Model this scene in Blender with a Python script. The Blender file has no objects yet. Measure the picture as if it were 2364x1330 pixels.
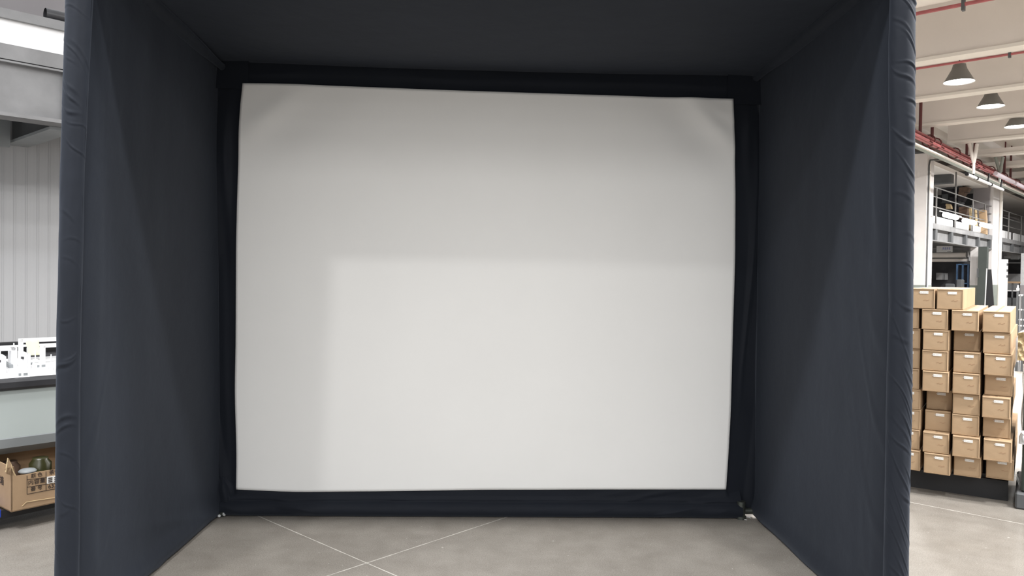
import bpy, bmesh, math, random
from mathutils import Vector, Matrix, noise
random.seed(7)
sc = bpy.context.scene
COL = sc.collection

# ------------------------------------------------------------------ camera
F, CX, CY, H = 1780.0, 1182.0, 665.0, 1.39
_yaw, _pit, _rol = math.radians(1.67), math.radians(1.06), math.radians(0.8)
_r0 = Vector((math.cos(_yaw), -math.sin(_yaw), 0))
FW = Vector((math.sin(_yaw)*math.cos(_pit), math.cos(_yaw)*math.cos(_pit), -math.sin(_pit)))
_u0 = _r0.cross(FW)
RT = _r0*math.cos(_rol) + _u0*math.sin(_rol)
UP = _u0*math.cos(_rol) - _r0*math.sin(_rol)
CAMP = Vector((0, 0, H))
cd = bpy.data.cameras.new('camera'); cam = bpy.data.objects.new('camera', cd); COL.objects.link(cam)
cam.matrix_world = Matrix(((RT.x, UP.x, -FW.x, 0), (RT.y, UP.y, -FW.y, 0), (RT.z, UP.z, -FW.z, H), (0, 0, 0, 1)))
cd.sensor_width = 36; cd.lens = 36*F/2364; cd.clip_start = .05; cd.clip_end = 200
sc.camera = cam

# building axes (turned against the enclosure): U runs right and away, V left and away
aB = math.radians(44.2)
EU = Vector((math.sin(aB), math.cos(aB), 0)); EV = Vector((-math.cos(aB), math.sin(aB), 0))
def BU(u, v, z=0): return EU*u + EV*v + Vector((0, 0, z))

# ------------------------------------------------------------------ light
sc.view_settings.view_transform = 'Standard'; sc.view_settings.look = 'None'
sc.view_settings.gamma = 1; sc.view_settings.use_curve_mapping = False
sc.view_settings.exposure = 0.48
w = bpy.data.worlds.new('hall_air'); sc.world = w; w.use_nodes = True
wb = w.node_tree.nodes['Background']; wb.inputs[0].default_value = (.985, .99, 1.0, 1); wb.inputs[1].default_value = 0.90

def lamp_or_fill_light(loc, power, radius=.25, color=(1, .985, .962), spread=170):
    l = bpy.data.lights.new('lamp_or_fill_light', 'AREA'); l.shape = 'DISK'; l.size = radius*2
    l.energy = power; l.color = color; l.spread = math.radians(spread)
    o = bpy.data.objects.new('lamp_or_fill_light', l); COL.objects.link(o); o.location = loc
    return o
# high bay lamps, some read off shadow edges, some added as unseen fill
lamp_or_fill_light((-2.9, -0.75, 5.3), 78, .14)
lamp_or_fill_light((1.9, 1.42, 5.3), 85, .12)
lamp_or_fill_light((-1.2, 1.42, 5.3), 85, .12)
lamp_or_fill_light((2.2, -3.8, 5.3), 60, .5)  # this and the next far lights are added as soft screen fill
lamp_or_fill_light((-1.0, -6.2, 5.3), 80, .6)
lamp_or_fill_light((1.0, -9.5, 5.3), 150, .8)
lamp_or_fill_light((-3.0, -14, 5.3), 260, .8)
lamp_or_fill_light((4.4, 2.2, 5.3), 230, .25)
lamp_or_fill_light((7.2, 4.8, 5.3), 140, .25)
lamp_or_fill_light(BU(6.0, -3.0, 5.3), 300, .25)
lamp_or_fill_light(BU(-3.0, -4.0, 5.3), 90, .7)
lamp_or_fill_light(BU(-1.2, 3.4, 5.2), 120, .25, (.97, .98, 1))  # unseen fill added to whiten the bench bed
for _u, _v, _p in ((10.5, 4, 220), (13.6, 4, 350), (13.6, -3, 210), (10.5, -3, 170), (16.8, -3, 210), (20, -3, 200), (23.4, -3, 180), (26.5, 3.5, 240), (29.8, 3.5, 240), (33, 3.5, 260), (37, 3.5, 240)):
    lamp_or_fill_light(BU(_u, _v, 5.2), _p, .25)  # unseen lights added here to brighten beam webs and the far column

# ------------------------------------------------------------------ materials
def mat(name, col, rough=.6, metal=0, nscale=0, namt=0, bump=0, bscale=40, col2=None, sheen=0, emis=None, estr=0, alpha=None, trans=0, coat=0, spec=None):
    m = bpy.data.materials.new(name); m.use_nodes = True; nt = m.node_tree
    b = nt.nodes['Principled BSDF']
    b.inputs['Base Color'].default_value = (*col, 1); b.inputs['Roughness'].default_value = rough; b.inputs['Metallic'].default_value = metal
    if spec is not None: b.inputs['Specular IOR Level'].default_value = spec
    if sheen: b.inputs['Sheen Weight'].default_value = sheen; b.inputs['Sheen Roughness'].default_value = .5
    if coat: b.inputs['Coat Weight'].default_value = coat; b.inputs['Coat Roughness'].default_value = .15
    if trans: b.inputs['Transmission Weight'].default_value = trans
    if emis: b.inputs['Emission Color'].default_value = (*emis, 1); b.inputs['Emission Strength'].default_value = estr
    if alpha is not None: b.inputs['Alpha'].default_value = alpha
    tc = nt.nodes.new('ShaderNodeTexCoord')
    if nscale:
        n = nt.nodes.new('ShaderNodeTexNoise'); n.inputs['Scale'].default_value = nscale; n.inputs['Detail'].default_value = 6
        nt.links.new(tc.outputs['Object'], n.inputs['Vector'])
        rp = nt.nodes.new('ShaderNodeValToRGB')
        c2 = col2 if col2 else tuple(c*(1-namt) for c in col)
        rp.color_ramp.elements[0].position = .35; rp.color_ramp.elements[1].position = .65
        rp.color_ramp.elements[0].color = (*c2, 1); rp.color_ramp.elements[1].color = (*col, 1)
        nt.links.new(n.outputs['Fac'], rp.inputs['Fac']); nt.links.new(rp.outputs['Color'], b.inputs['Base Color'])
    if bump:
        n2 = nt.nodes.new('ShaderNodeTexNoise'); n2.inputs['Scale'].default_value = bscale; n2.inputs['Detail'].default_value = 4
        nt.links.new(tc.outputs['Object'], n2.inputs['Vector'])
        bm_ = nt.nodes.new('ShaderNodeBump'); bm_.inputs['Strength'].default_value = bump; bm_.inputs['Distance'].default_value = .01
        nt.links.new(n2.outputs['Fac'], bm_.inputs['Height']); nt.links.new(bm_.outputs['Normal'], b.inputs['Normal'])
    return m

M = {}
M['fabric'] = mat('black_fabric', (.0108, .0134, .0196), .7, nscale=3, namt=.12, bump=.25, bscale=9, sheen=.10, spec=.16)
M['fabric'].node_tree.nodes['Principled BSDF'].inputs['Sheen Tint'].default_value = (.7, .8, 1, 1)
M['screen'] = mat('white_screen_cloth', (.86, .86, .85), .75, nscale=2, namt=.02, bump=.12, bscale=3)
M['pole'] = mat('dull_steel_pole', (.10, .11, .10), .4, .7)
M['cap'] = mat('pale_plastic', (.6, .62, .62), .4)
M['carton'] = mat('brown_carton', (.475, .33, .20), .7, nscale=5, namt=.12, bump=.15, bscale=25)
M['carton_dark'] = mat('brown_carton_worn', (.42, .285, .17), .7, nscale=4, namt=.2, bump=.15, bscale=25)
M['carton_edge'] = mat('carton_edge', (.30, .195, .11), .8)
M['sticker'] = mat('white_sticker', (.86, .85, .82), .5)
M['ink'] = mat('dark_ink', (.03, .02, .018), .7)
M['faint'] = mat('faded_ink', (.40, .25, .15), .8)
M['pale_ink'] = mat('pale_grey_ink', (.62, .60, .57), .8)
M['blue'] = mat('blue_plastic', (.02, .06, .45), .4)
M['black'] = mat('black_plastic', (.012, .012, .014), .4)
M['blackrub'] = mat('black_vinyl', (.05, .05, .055), .35, nscale=8, namt=.3, bump=.1)
M['white'] = mat('white_plastic', (.88, .88, .89), .35, nscale=6, namt=.04)
M['steel_lt'] = mat('pale_steel_panel', (.47, .52, .51), .3, 0, nscale=2, namt=.06, coat=.3)
M['steel_md'] = mat('grey_steel_skirt', (.30, .32, .33), .45, nscale=3, namt=.15)
M['steel'] = mat('grey_painted_steel', (.25, .25, .255), .55, nscale=3.5, namt=.22, bump=.1)
M['steel_dk'] = mat('dark_painted_steel', (.10, .105, .11), .6, nscale=4, namt=.2)
M['rail'] = mat('railing_paint', (.17, .165, .16), .5)
M['cream'] = mat('cream_concrete', (.83, .78, .735), .85, nscale=1.2, namt=.05, bump=.05)
M['cream_lt'] = mat('cream_paint_light', (.88, .84, .78), .8, nscale=1.5, namt=.03)
M['ceil'] = mat('ceiling_paint', (.80, .76, .72), .9, nscale=.6, namt=.05)
M['column'] = mat('column_paint', (.78, .75, .74), .8, nscale=2, namt=.07)
M['dado'] = mat('green_dado_paint', (.27, .30, .27), .7, nscale=2, namt=.1)
M['red'] = mat('red_pipe_paint', (.46, .125, .13), .45, nscale=5, namt=.2)
M['red_dk'] = mat('dark_red_paint', (.13, .035, .035), .5)
M['lampshade'] = mat('grey_lamp_shade', (.22, .215, .205), .4, .2)
M['lamp'] = mat('lit_lamp', (1, 1, 1), .5, emis=(1, .98, .94), estr=14)
M['tube'] = mat('lit_tube', (1, 1, 1), .5, emis=(1, .99, .97), estr=5)
M['navy'] = mat('dark_navy_interior', (.022, .025, .04), .7, nscale=3, namt=.4)
M['bluerack'] = mat('blue_painted_rack', (.06, .13, .25), .5, nscale=5, namt=.3)
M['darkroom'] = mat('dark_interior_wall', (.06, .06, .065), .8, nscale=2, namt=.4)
M['greywall'] = mat('grey_partition', (.34, .32, .33), .7, nscale=2, namt=.08)
M['green_dk'] = mat('dark_green_steel', (.055, .075, .065), .5, nscale=6, namt=.35)
M['greenpost'] = mat('dark_grey_green_steel', (.055, .065, .06), .55, nscale=3, namt=.15)
M['brownpaper'] = mat('crumpled_brown_paper', (.62, .47, .27), .8, nscale=9, namt=.3, bump=.5, bscale=30)
M['olive'] = mat('olive_glass_jar', (.035, .035, .012), .3)
M['yellow'] = mat('pale_yellow_paper', (.80, .80, .52), .7)
M['wrap'] = mat('clear_stretch_film', (.82, .81, .79), .25, alpha=.38, bump=.8, bscale=22)
M['pallet'] = mat('dark_pallet', (.03, .03, .032), .8)
M['brown_stuff'] = mat('brown_leather', (.16, .10, .07), .7, nscale=8, namt=.4)
M['dark_stuff'] = mat('dark_grey_cloth', (.05, .045, .055), .8, nscale=8, namt=.5)
M['lilac'] = mat('pale_lilac_pipe_paint', (.62, .55, .60), .5)
M['duct_green'] = mat('grey_green_duct_paint', (.38, .42, .38), .6)
M['ash'] = mat('off_white_board', (.66, .67, .68), .6, nscale=12, namt=.12)

# corrugated wall panel: fine vertical ribs as bump, seams in the mesh
def wall_panel_mat():
    m = mat('light_grey_wall_panel', (.47, .475, .49), .5, nscale=.8, namt=.04)
    nt = m.node_tree; b = nt.nodes['Principled BSDF']
    tc = nt.nodes.new('ShaderNodeTexCoord'); wv = nt.nodes.new('ShaderNodeTexWave')
    wv.wave_type = 'BANDS'; wv.bands_direction = 'X'; wv.inputs['Scale'].default_value = 9
    nt.links.new(tc.outputs['UV'], wv.inputs['Vector'])
    bp = nt.nodes.new('ShaderNodeBump'); bp.inputs['Strength'].default_value = .03; bp.inputs['Distance'].default_value = .01
    nt.links.new(wv.outputs['Fac'], bp.inputs['Height']); nt.links.new(bp.outputs['Normal'], b.inputs['Normal'])
    return m
M['panel'] = wall_panel_mat()

# ground terrazzo concrete with pale saw-cut joints on a 2.98 m grid
def floor_mat():
    m = bpy.data.materials.new('polished_concrete'); m.use_nodes = True; nt = m.node_tree; L = nt.links
    b = nt.nodes['Principled BSDF']; tc = nt.nodes.new('ShaderNodeTexCoord')
    def nz(scale, det=4, rough=.6):
        n = nt.nodes.new('ShaderNodeTexNoise'); n.inputs['Scale'].default_value = scale; n.inputs['Detail'].default_value = det
        n.inputs['Roughness'].default_value = rough; L.new(tc.outputs['Object'], n.inputs['Vector']); return n
    def ramp(src, p0, c0, p1, c1):
        r = nt.nodes.new('ShaderNodeValToRGB'); r.color_ramp.elements[0].position = p0; r.color_ramp.elements[1].position = p1
        r.color_ramp.elements[0].color = (*c0, 1); r.color_ramp.elements[1].color = (*c1, 1); L.new(src, r.inputs['Fac']); return r
    def mix(kind, fac, a, c):
        x = nt.nodes.new('ShaderNodeMix'); x.data_type = 'RGBA'; x.blend_type = kind
        if isinstance(fac, (int, float)): x.inputs[0].default_value = fac
        else: L.new(fac, x.inputs[0])
        L.new(a, x.inputs[6]); L.new(c, x.inputs[7]); return x.outputs[2]
    big = ramp(nz(.9, 5).outputs['Fac'], .32, (.235, .215, .190), .68, (.285, .265, .238))
    mid = ramp(nz(7, 5).outputs['Fac'], .3, (.85, .84, .83), .7, (1.06, 1.06, 1.06))
    c = mix('MULTIPLY', 1, big.outputs[0], mid.outputs[0])
    grit = ramp(nz(170, 2, .8).outputs['Fac'], .38, (.72, .71, .70), .62, (1.2, 1.2, 1.2))
    c = mix('MULTIPLY', .8, c, grit.outputs[0])
    sp = ramp(nz(38, 2, .5).outputs['Fac'], .72, (0, 0, 0), .76, (.5, .5, .5))
    white = nt.nodes.new('ShaderNodeRGB'); white.outputs[0].default_value = (.62, .60, .56, 1)
    c = mix('MIX', sp.outputs[0], c, white.outputs[0])
    # joints: distance to the lines u = 2.237 + k*2.98 and v = 2.97 + k*2.98
    sep = nt.nodes.new('ShaderNodeSeparateXYZ'); L.new(tc.outputs['Object'], sep.inputs[0])
    def mth(op, a, bb=None):
        x = nt.nodes.new('ShaderNodeMath'); x.operation = op
        for i, q in enumerate((a, bb)):
            if q is None: continue
            if isinstance(q, (int, float)): x.inputs[i].default_value = q
            else: L.new(q, x.inputs[i])
        return x.outputs[0]
    def axis(e, off):
        d = mth('ADD', mth('MULTIPLY', sep.outputs[0], e.x), mth('MULTIPLY', sep.outputs[1], e.y))
        d = mth('SUBTRACT', d, off)
        return mth('ABSOLUTE', mth('SUBTRACT', mth('MODULO', mth('ADD', d, 149.0 + 1.49), 2.98), 1.49))
    du, dv = axis(EU, 2.237), axis(EV, 2.968)
    dmin = mth('MINIMUM', du, dv)
    wob = mth('MULTIPLY', nz(14, 3).outputs['Fac'], .0058)
    line = mth('LESS_THAN', dmin, wob)
    wc = nt.nodes.new('ShaderNodeRGB'); wc.outputs[0].default_value = (.62, .60, .55, 1)
    c = mix('MIX', mth('MULTIPLY', line, .85), c, wc.outputs[0])
    L.new(c, b.inputs['Base Color'])
    rr = ramp(nz(3, 4).outputs['Fac'], .3, (.42,)*3, .7, (.6,)*3); L.new(rr.outputs[0], b.inputs['Roughness'])
    b.inputs['Specular IOR Level'].default_value = .35
    return m
M['floor'] = floor_mat()

# ------------------------------------------------------------------ helpers
def ray(x, y): return FW + RT*((x-CX)/F) - UP*((y-CY)/F)
def hitp(n, d, x, y):
    q = ray(x, y); return CAMP + q*((d - n.dot(CAMP))/n.dot(q))
def atZ(x, y, z=0): return hitp(Vector((0, 0, 1)), z, x, y)
def atY(x, y, Y): return hitp(Vector((0, 1, 0)), Y, x, y)
def atU(x, y, U): return hitp(EU, U, x, y)
def atV(x, y, V): return hitp(EV, V, x, y)
def U_(p): return p.dot(EU)
def V_(p): return p.dot(EV)

class MB:
    def __init__(s): s.v = []; s.f = []; s.m = []; s.sm = []; s.uv = None
    def add(s, vs, fs, mi=0, smooth=False):
        n = len(s.v); s.v += [Vector(p) for p in vs]
        for f in fs: s.f.append([i+n for i in f]); s.m.append(mi); s.sm.append(smooth)
        return s
    def hexa(s, c8, mi=0):
        return s.add(c8, [(0, 3, 2, 1), (4, 5, 6, 7), (0, 1, 5, 4), (1, 2, 6, 5), (2, 3, 7, 6), (3, 0, 4, 7)], mi)
    def box(s, c, size, ex=Vector((1, 0, 0)), ey=Vector((0, 1, 0)), ez=Vector((0, 0, 1)), mi=0):
        c = Vector(c); a, b, d = ex*(size[0]/2), ey*(size[1]/2), ez*(size[2]/2)
        return s.hexa([c-a-b-d, c+a-b-d, c+a+b-d, c-a+b-d, c-a-b+d, c+a-b+d, c+a+b+d, c-a+b+d], mi)
    def bub(s, u0, u1, v0, v1, z0, z1, mi=0):
        return s.hexa([BU(u0, v0, z0), BU(u1, v0, z0), BU(u1, v1, z0), BU(u0, v1, z0), BU(u0, v0, z1), BU(u1, v0, z1), BU(u1, v1, z1), BU(u0, v1, z1)], mi)
    def bbox(s, size, b=.01, c=(0, 0, 0), ex=Vector((1, 0, 0)), ey=Vector((0, 1, 0)), mi=0):
        # box with chamfered edges (8 corners x 3 points)
        hx, hy, hz = (q/2 for q in size); c = Vector(c); ez = Vector((0, 0, 1)); idx = {}; vs = []
        for sx in (-1, 1):
            for sy in (-1, 1):
                for sz in (-1, 1):
                    for k in range(3):
                        p = [sx*(hx-b), sy*(hy-b), sz*(hz-b)]; p[k] += (sx, sy, sz)[k]*b
                        idx[(sx, sy, sz, k)] = len(vs); vs.append(c + ex*p[0] + ey*p[1] + ez*p[2])
        fs = []
        for k in range(3):
            i, j = [q for q in range(3) if q != k]
            for sg in (-1, 1):
                quad = []
                for a, d in ((-1, -1), (1, -1), (1, 1), (-1, 1)):
                    t = [0, 0, 0]; t[k] = sg; t[i] = a; t[j] = d; quad.append(idx[(*t, k)])
                fs.append(quad)
        for i in range(3):
            for j in range(i+1, 3):
                k = 3-i-j
                for a in (-1, 1):
                    for d in (-1, 1):
                        t0 = [0, 0, 0]; t0[i] = a; t0[j] = d; t0[k] = -1; t1 = list(t0); t1[k] = 1
                        fs.append([idx[(*t0, i)], idx[(*t1, i)], idx[(*t1, j)], idx[(*t0, j)]])
        for sx in (-1, 1):
            for sy in (-1, 1):
                for sz in (-1, 1): fs.append([idx[(sx, sy, sz, k)] for k in range(3)])
        return s.add(vs, fs, mi)
    def tube(s, pts, r, n=10, mi=0, cap=True):
        pts = [Vector(p) for p in pts]; rs = r if isinstance(r, (list, tuple)) else [r]*len(pts)
        rings = []; ref = None
        for i, p in enumerate(pts):
            t = (pts[min(i+1, len(pts)-1)] - pts[max(i-1, 0)]).normalized()
            if ref is None: ref = t.orthogonal().normalized()
            a = (ref - t*ref.dot(t)).normalized(); ref = a; b = t.cross(a)
            rings.append([p + (a*math.cos(2*math.pi*k/n) + b*math.sin(2*math.pi*k/n))*rs[i] for k in range(n)])
        vs = [q for rg in rings for q in rg]; fs = []
        for i in range(len(pts)-1):
            for k in range(n): fs.append((i*n+k, i*n+(k+1) % n, (i+1)*n+(k+1) % n, (i+1)*n+k))
        s.add(vs, fs, mi, True)
        if cap: s.add(rings[0], [tuple(range(n))[::-1]], mi); s.add(rings[-1], [tuple(range(n))], mi)
        return s
    def lathe(s, prof, c=(0, 0, 0), n=24, mi=0, smooth=True):
        c = Vector(c); vs = []; fs = []
        for r, z in prof:
            for k in range(n): vs.append(c + Vector((r*math.cos(2*math.pi*k/n), r*math.sin(2*math.pi*k/n), z)))
        for i in range(len(prof)-1):
            for k in range(n): fs.append((i*n+k, i*n+(k+1) % n, (i+1)*n+(k+1) % n, (i+1)*n+k))
        return s.add(vs, fs, mi, smooth)
    def grid(s, fn, nu, nv, mi=0, smooth=True):
        vs = [fn(i/nu, j/nv) for j in range(nv+1) for i in range(nu+1)]
        fs = [(j*(nu+1)+i, j*(nu+1)+i+1, (j+1)*(nu+1)+i+1, (j+1)*(nu+1)+i) for j in range(nv) for i in range(nu)]
        return s.add(vs, fs, mi, smooth)
    def prism(s, poly, d, mi=0):
        # poly: list of world points, extruded by vector d
        n = len(poly); vs = [Vector(p) for p in poly] + [Vector(p)+d for p in poly]
        return s.add(vs, [tuple(range(n))[::-1], tuple(range(n, 2*n))] + [(i, (i+1) % n, n+(i+1) % n, n+i) for i in range(n)], mi)
    def build(s, name, mats, parent=None, origin=None, fixn=True):
        if not isinstance(mats, (list, tuple)): mats = [mats]
        if parent is not None:
            inv = TREE[parent.name].inverted(); off = Vector((0, 0, 0))
            vs = [inv @ p for p in s.v]
        else:
            lo = [min(p[k] for p in s.v) for k in range(3)]; hi = [max(p[k] for p in s.v) for k in range(3)]
            off = Vector(origin) if origin is not None else Vector(((lo[0]+hi[0])/2, (lo[1]+hi[1])/2, lo[2]))
            vs = [p-off for p in s.v]
        me = bpy.data.meshes.new(name); me.from_pydata(vs, [], s.f)
        for m_ in mats: me.materials.append(m_)
        for i, pl in enumerate(me.polygons): pl.material_index = s.m[i]; pl.use_smooth = s.sm[i]
        if fixn:
            bm = bmesh.new(); bm.from_mesh(me); bmesh.ops.recalc_face_normals(bm, faces=bm.faces); bm.to_mesh(me); bm.free()
        me.update()
        o = bpy.data.objects.new(name, me); COL.objects.link(o); o.location = off
        if parent is not None: o.parent = parent; TREE[o.name] = TREE[parent.name]
        else: TREE[o.name] = Matrix.Translation(off)
        return o
TREE = {}
def thing(name, label, cat, loc=(0, 0, 0), rz=0, group=None):
    o = bpy.data.objects.new(name, None); COL.objects.link(o); o.location = loc; o.rotation_euler = (0, 0, rz)
    o['label'] = label; o['category'] = cat
    if group: o['group'] = group
    o.empty_display_size = .1
    TREE[o.name] = Matrix.Translation(Vector(loc)) @ Matrix.Rotation(rz, 4, 'Z')
    return o
def tag(o, label, cat, group=None):
    o['label'] = label; o['category'] = cat
    if group: o['group'] = group
    return o
def struct(o): o['kind'] = 'structure'; return o
def plabel(o, label): o['label'] = label; return o
def dup(root, loc, rz, label, group=None):
    r = root.copy(); COL.objects.link(r); r.location = loc; r.rotation_euler = (0, 0, rz); r['label'] = label
    if group: r['group'] = group
    for ch in list(root.children):
        c = ch.copy(); COL.objects.link(c); c.parent = r
        for g in list(ch.children):
            d = g.copy(); COL.objects.link(d); d.parent = c
    return r
def solid(o, t, off=0):
    md = o.modifiers.new('thickness', 'SOLIDIFY'); md.thickness = t; md.offset = off; return o
def lerp(a, b, t): return a + (b-a)*t
def poly_at(pts, t):
    # pts: list of (key, value...) -> interpolate on evenly accumulated key 0..1
    for i in range(len(pts)-1):
        if t <= pts[i+1][0] or i == len(pts)-2:
            k = (t-pts[i][0])/(pts[i+1][0]-pts[i][0]); k = max(0, min(1, k)); k2 = k
            return tuple(lerp(a, b, k2) for a, b in zip(pts[i][1:], pts[i+1][1:]))
def N3(x, y, z): return noise.noise(Vector((x, y, z)))
def ridge(x, y, z): return 1 - abs(2*N3(x, y, z))

# ------------------------------------------------------------------ the hall: floor, walls, ceiling
o = struct(MB().bub(-14, 75, -32, 13, -.2, 0).build('floor', M['floor'], origin=(0, 0, 0)))
o = struct(MB().bub(8.2, 75, -32, 13, 6.75, 6.9).build('ceiling', M['ceil']))
# upper wall behind the left mezzanine and the far wall
struct(MB().bub(-8, 70, 12.2, 12.4, 0, 6.75).build('wall_left', M['greywall']))
o = struct(MB().bub(70, 70.2, -20, 12.2, 0, 6.75).build('wall_back', M['ceil']))
# ceiling beams on a 3.27 m rhythm, web, and wider bottom flange coloured paler for bounced light
for k, u in enumerate((8.9, 12.09, 15.54, 18.79, 22.09, 25.39, 28.64, 31.94, 35.24, 38.54, 41.84)):
    deep = 0
    mb = MB()
    if k < 6:
        mb.bub(u+.04, u+.34, -16, 6.0, 5.45, 6.75, 0)
    else:
        mb.bub(u+.04, u+.34, -16, 12, 5.45, 5.62, 0)
    mb.bub(u, u+.36, -16, 6.0 if k < 6 else 12, 5.40, 5.46, 1)
    struct(mb.build('ceiling_beam', [M['cream'], M['cream_lt']]))
# ribbed far ceiling
mb = MB(); mb.bub(25.8, 70, -16, 12.2, 6.3, 6.4, 0)
for k in range(24):
    v = -15 + k*1.15; mb.bub(25.8, 70, v, v+.35, 6.05, 6.32, 1)
struct(mb.build('ceiling_ribbed', [M['cream_lt'], M['cream']]))

# left: pale wall of ribbed panels below the mezzanine
VW = 8.75
mb = MB(); mb.bub(-2.4, 5.4, VW, VW+.1, 0, 3.1, 0)
o = mb.build('wall_left_panelled', M['panel'])
me = o.data; uvl = me.uv_layers.new(name='UVMap')
for lp in me.loops:
    p = me.vertices[lp.vertex_index].co + o.location; uvl.data[lp.index].uv = (U_(p), p.z)
struct(o)
ppx = [5, 30, 58, 84, 112, 138]
mb = MB()
us = [U_(atV(x, 450, VW)) for x in ppx]; st = (us[-1]-us[0])/5
for k in range(-12, 16):
    u = us[0]+k*st; mb.bub(u-.003, u+.003, VW-.003, VW+.02, 0, 3.1); mb.bub(u+.014, u+.018, VW-.002, VW+.02, 0, 3.1)
struct(mb.build('trim_1', M['panel']))

# ------------------------------------------------------------------ golf simulator enclosure
YF, YB = 2.9, 4.42
enc = thing('golf_enclosure', 'large black fabric cube-shaped golf simulator enclosure standing open towards the viewer', 'enclosure', (0, (YF+YB)/2, 0))
FAB = M['fabric']
# front upright sleeves (padded poles): soft tube with slanting pulled folds
def smooth(x): x = max(0, min(1, x)); return x*x*(3-2*x)
LPATH = [(0, -1.563, 1), (.24, -1.561, 1), (1.2, -1.556, 1.0), (1.74, -1.545, 1), (2.37, -1.522, 1.12), (2.62, -1.515, 1.15)]
RPATH = [(0, 1.578, 1), (.25, 1.576, .98), (1.3, 1.572, .95), (2.3, 1.552, 1.0), (2.62, 1.55, 1.0)]
def make_folds(seed, zones):
    rnd = random.Random(seed); fl = []
    for z0, z1, n, k0, k1, amp in zones:
        for i in range(n):
            fl.append((lerp(z0, z1, (i+rnd.random()*.8)/n), rnd.uniform(k0, k1), rnd.uniform(.004, .009), amp*.42*rnd.uniform(.5, 1.3), rnd.uniform(-.5, 1.1), rnd.uniform(.7, 1.5)))
    return fl
def lerp(a, b, t): return a + (b-a)*t
FOLDS_L = make_folds(4, [(.3, .75, 4, -.05, .03, .003), (.76, .86, 2, .01, .05, .006), (1.02, 1.06, 2, .015, .045, .008), (1.2, 1.7, 4, -.04, .02, .003), (1.85, 2.25, 8, -.06, -.02, .0055), (2.3, 2.6, 2, -.03, .02, .003)])
FOLDS_R = make_folds(9, [(.05, .45, 7, -.10, -.05, .0055), (.45, 1.15, 13, -.11, -.05, .0065), (1.15, 1.75, 5, -.05, .0, .004), (1.75, 2.6, 12, -.055, -.02, .0075)])
def sleeve_fn(path, r, folds, seed):
    def fn(a, t):
        z = t*2.62; cx, rr = poly_at(path, z); th = 2*math.pi*a
        ph = (th - 1.5*math.pi + math.pi) % (2*math.pi) - math.pi   # 0 faces the open front, positive to the right
        d = 0
        for z0, k, w_, am, pc, pw in folds:
            q = z - z0 - k*ph - .012*math.sin(ph*2+z0*9)
            if abs(q) < .08:
                win = math.exp(-((ph-pc)/pw)**2)*(.35+.65*max(0, math.cos(ph*.85)))
                d += am*win*(math.exp(-(q/w_)**2) - .55*math.exp(-((q+w_*1.7)/(w_*1.3))**2))
        d += .0028*N3(math.cos(th)*.8+seed, z*2.2, math.sin(th)*.8) + .0012*N3(th*2, z*12, seed)
        rad = r*rr + d
        return Vector((cx + rad*math.cos(th), YF + rad*math.sin(th), z))
    return fn
mb = MB(); mb.grid(sleeve_fn(LPATH, .040, FOLDS_L, 1.7), 100, 760)
mb.build('front_sleeve', FAB, enc)
mb = MB(); mb.grid(sleeve_fn(RPATH, .045, FOLDS_R, 5.3), 110, 800)
mb.build('front_sleeve', FAB, enc)
# top front sleeve
mb = MB(); mb.tube([(-1.52, YF, 2.62), (-.5, YF, 2.615), (.5, YF, 2.61), (1.55, YF, 2.615)], .045, 16)
mb.build('front_sleeve', FAB, enc)
# side panels
def side_fn(sgn, seed):
    def fn(a, t):
        y = lerp(YF-.0, YB, a); z = lerp(.012, 2.612, t)
        if sgn < 0:
            base = lerp(lerp(-1.522, -1.517, a), lerp(-1.487, -1.553, a), min(1, t*1.02))
            base = lerp(base, -1.518, max(0, 1-t*6)*.5)
        else:
            base = lerp(lerp(1.545, 1.556, a), lerp(1.520, 1.540, a), t)
        # base tube bulges inward just above the floor
        bul = .022*math.exp(-((z-.05)/.045)**2)
        # long soft folds and creases near the front sleeve
        edge = math.exp(-a/.07); back = math.exp(-(1-a)/.05)
        nz_ = N3(a*3+seed, t*2.2, seed)*.010 + N3(a*9, t*4+seed, 4)*.0022
        cre = max(0, ridge(a*5+seed, z*2.6-a*6.5, seed*2)-.6)/.4*.010*edge*(1 if .2 < z else 0)
        cre += max(0, ridge(a*16+seed, z*1.2+a*2, seed)-.6)*.006*edge
        sag = math.sin(math.pi*a)*.012*math.sin(math.pi*t)
        d = nz_*math.sin(math.pi*min(1, a*1.4+.02)) - sag + cre + bul
        lowr = 0
        if z < .35: lowr = max(0, ridge(y*1.6+z*7, z*2, seed+3)-.55)*.012*(1-z/.35)
        x = base - sgn*(d + lowr)
        if a < .09:
            k = smooth(1 - a/.09); cx, rr = poly_at(LPATH if sgn < 0 else RPATH, z); R_ = (.040 if sgn < 0 else .045)*rr
            x = lerp(x, cx - sgn*R_*.30, k); y = lerp(y, YF - R_*.86, k)
        return Vector((x, y, z))
    return fn
for sgn, sd in ((-1, 3.3), (1, 9.1)):
    mb = MB(); mb.grid(side_fn(sgn, sd), 150, 240)
    solid(mb.build('side_panel', FAB, enc, fixn=False), .003, -1 if sgn < 0 else 1)
# floor level sleeves along both sides
for x in (-1.548, 1.578):
    mb = MB(); mb.tube([(x, YF+.03, .032), (x*.998, 3.6, .032), (x*.995, YB-.05, .032)], .028, 12); mb.build('base_sleeve', FAB, enc)
# roof
def roof_fn(a, t):
    x = lerp(-1.60, 1.60, a); y = lerp(YF, YB+.015, t)
    zb = lerp(2.566, 2.548, a); z = lerp(2.605, zb, t)
    z -= .05*math.sin(math.pi*a)*math.sin(math.pi*t)*.9 + N3(a*2.5, t*2, 1.1)*.012
    z -= .012*math.sin(math.pi*a)*t
    return Vector((x, y, z))
mb = MB(); mb.grid(roof_fn, 110, 60); solid(mb.build('roof_panel', FAB, enc, fixn=False), .003, 1)
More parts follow.
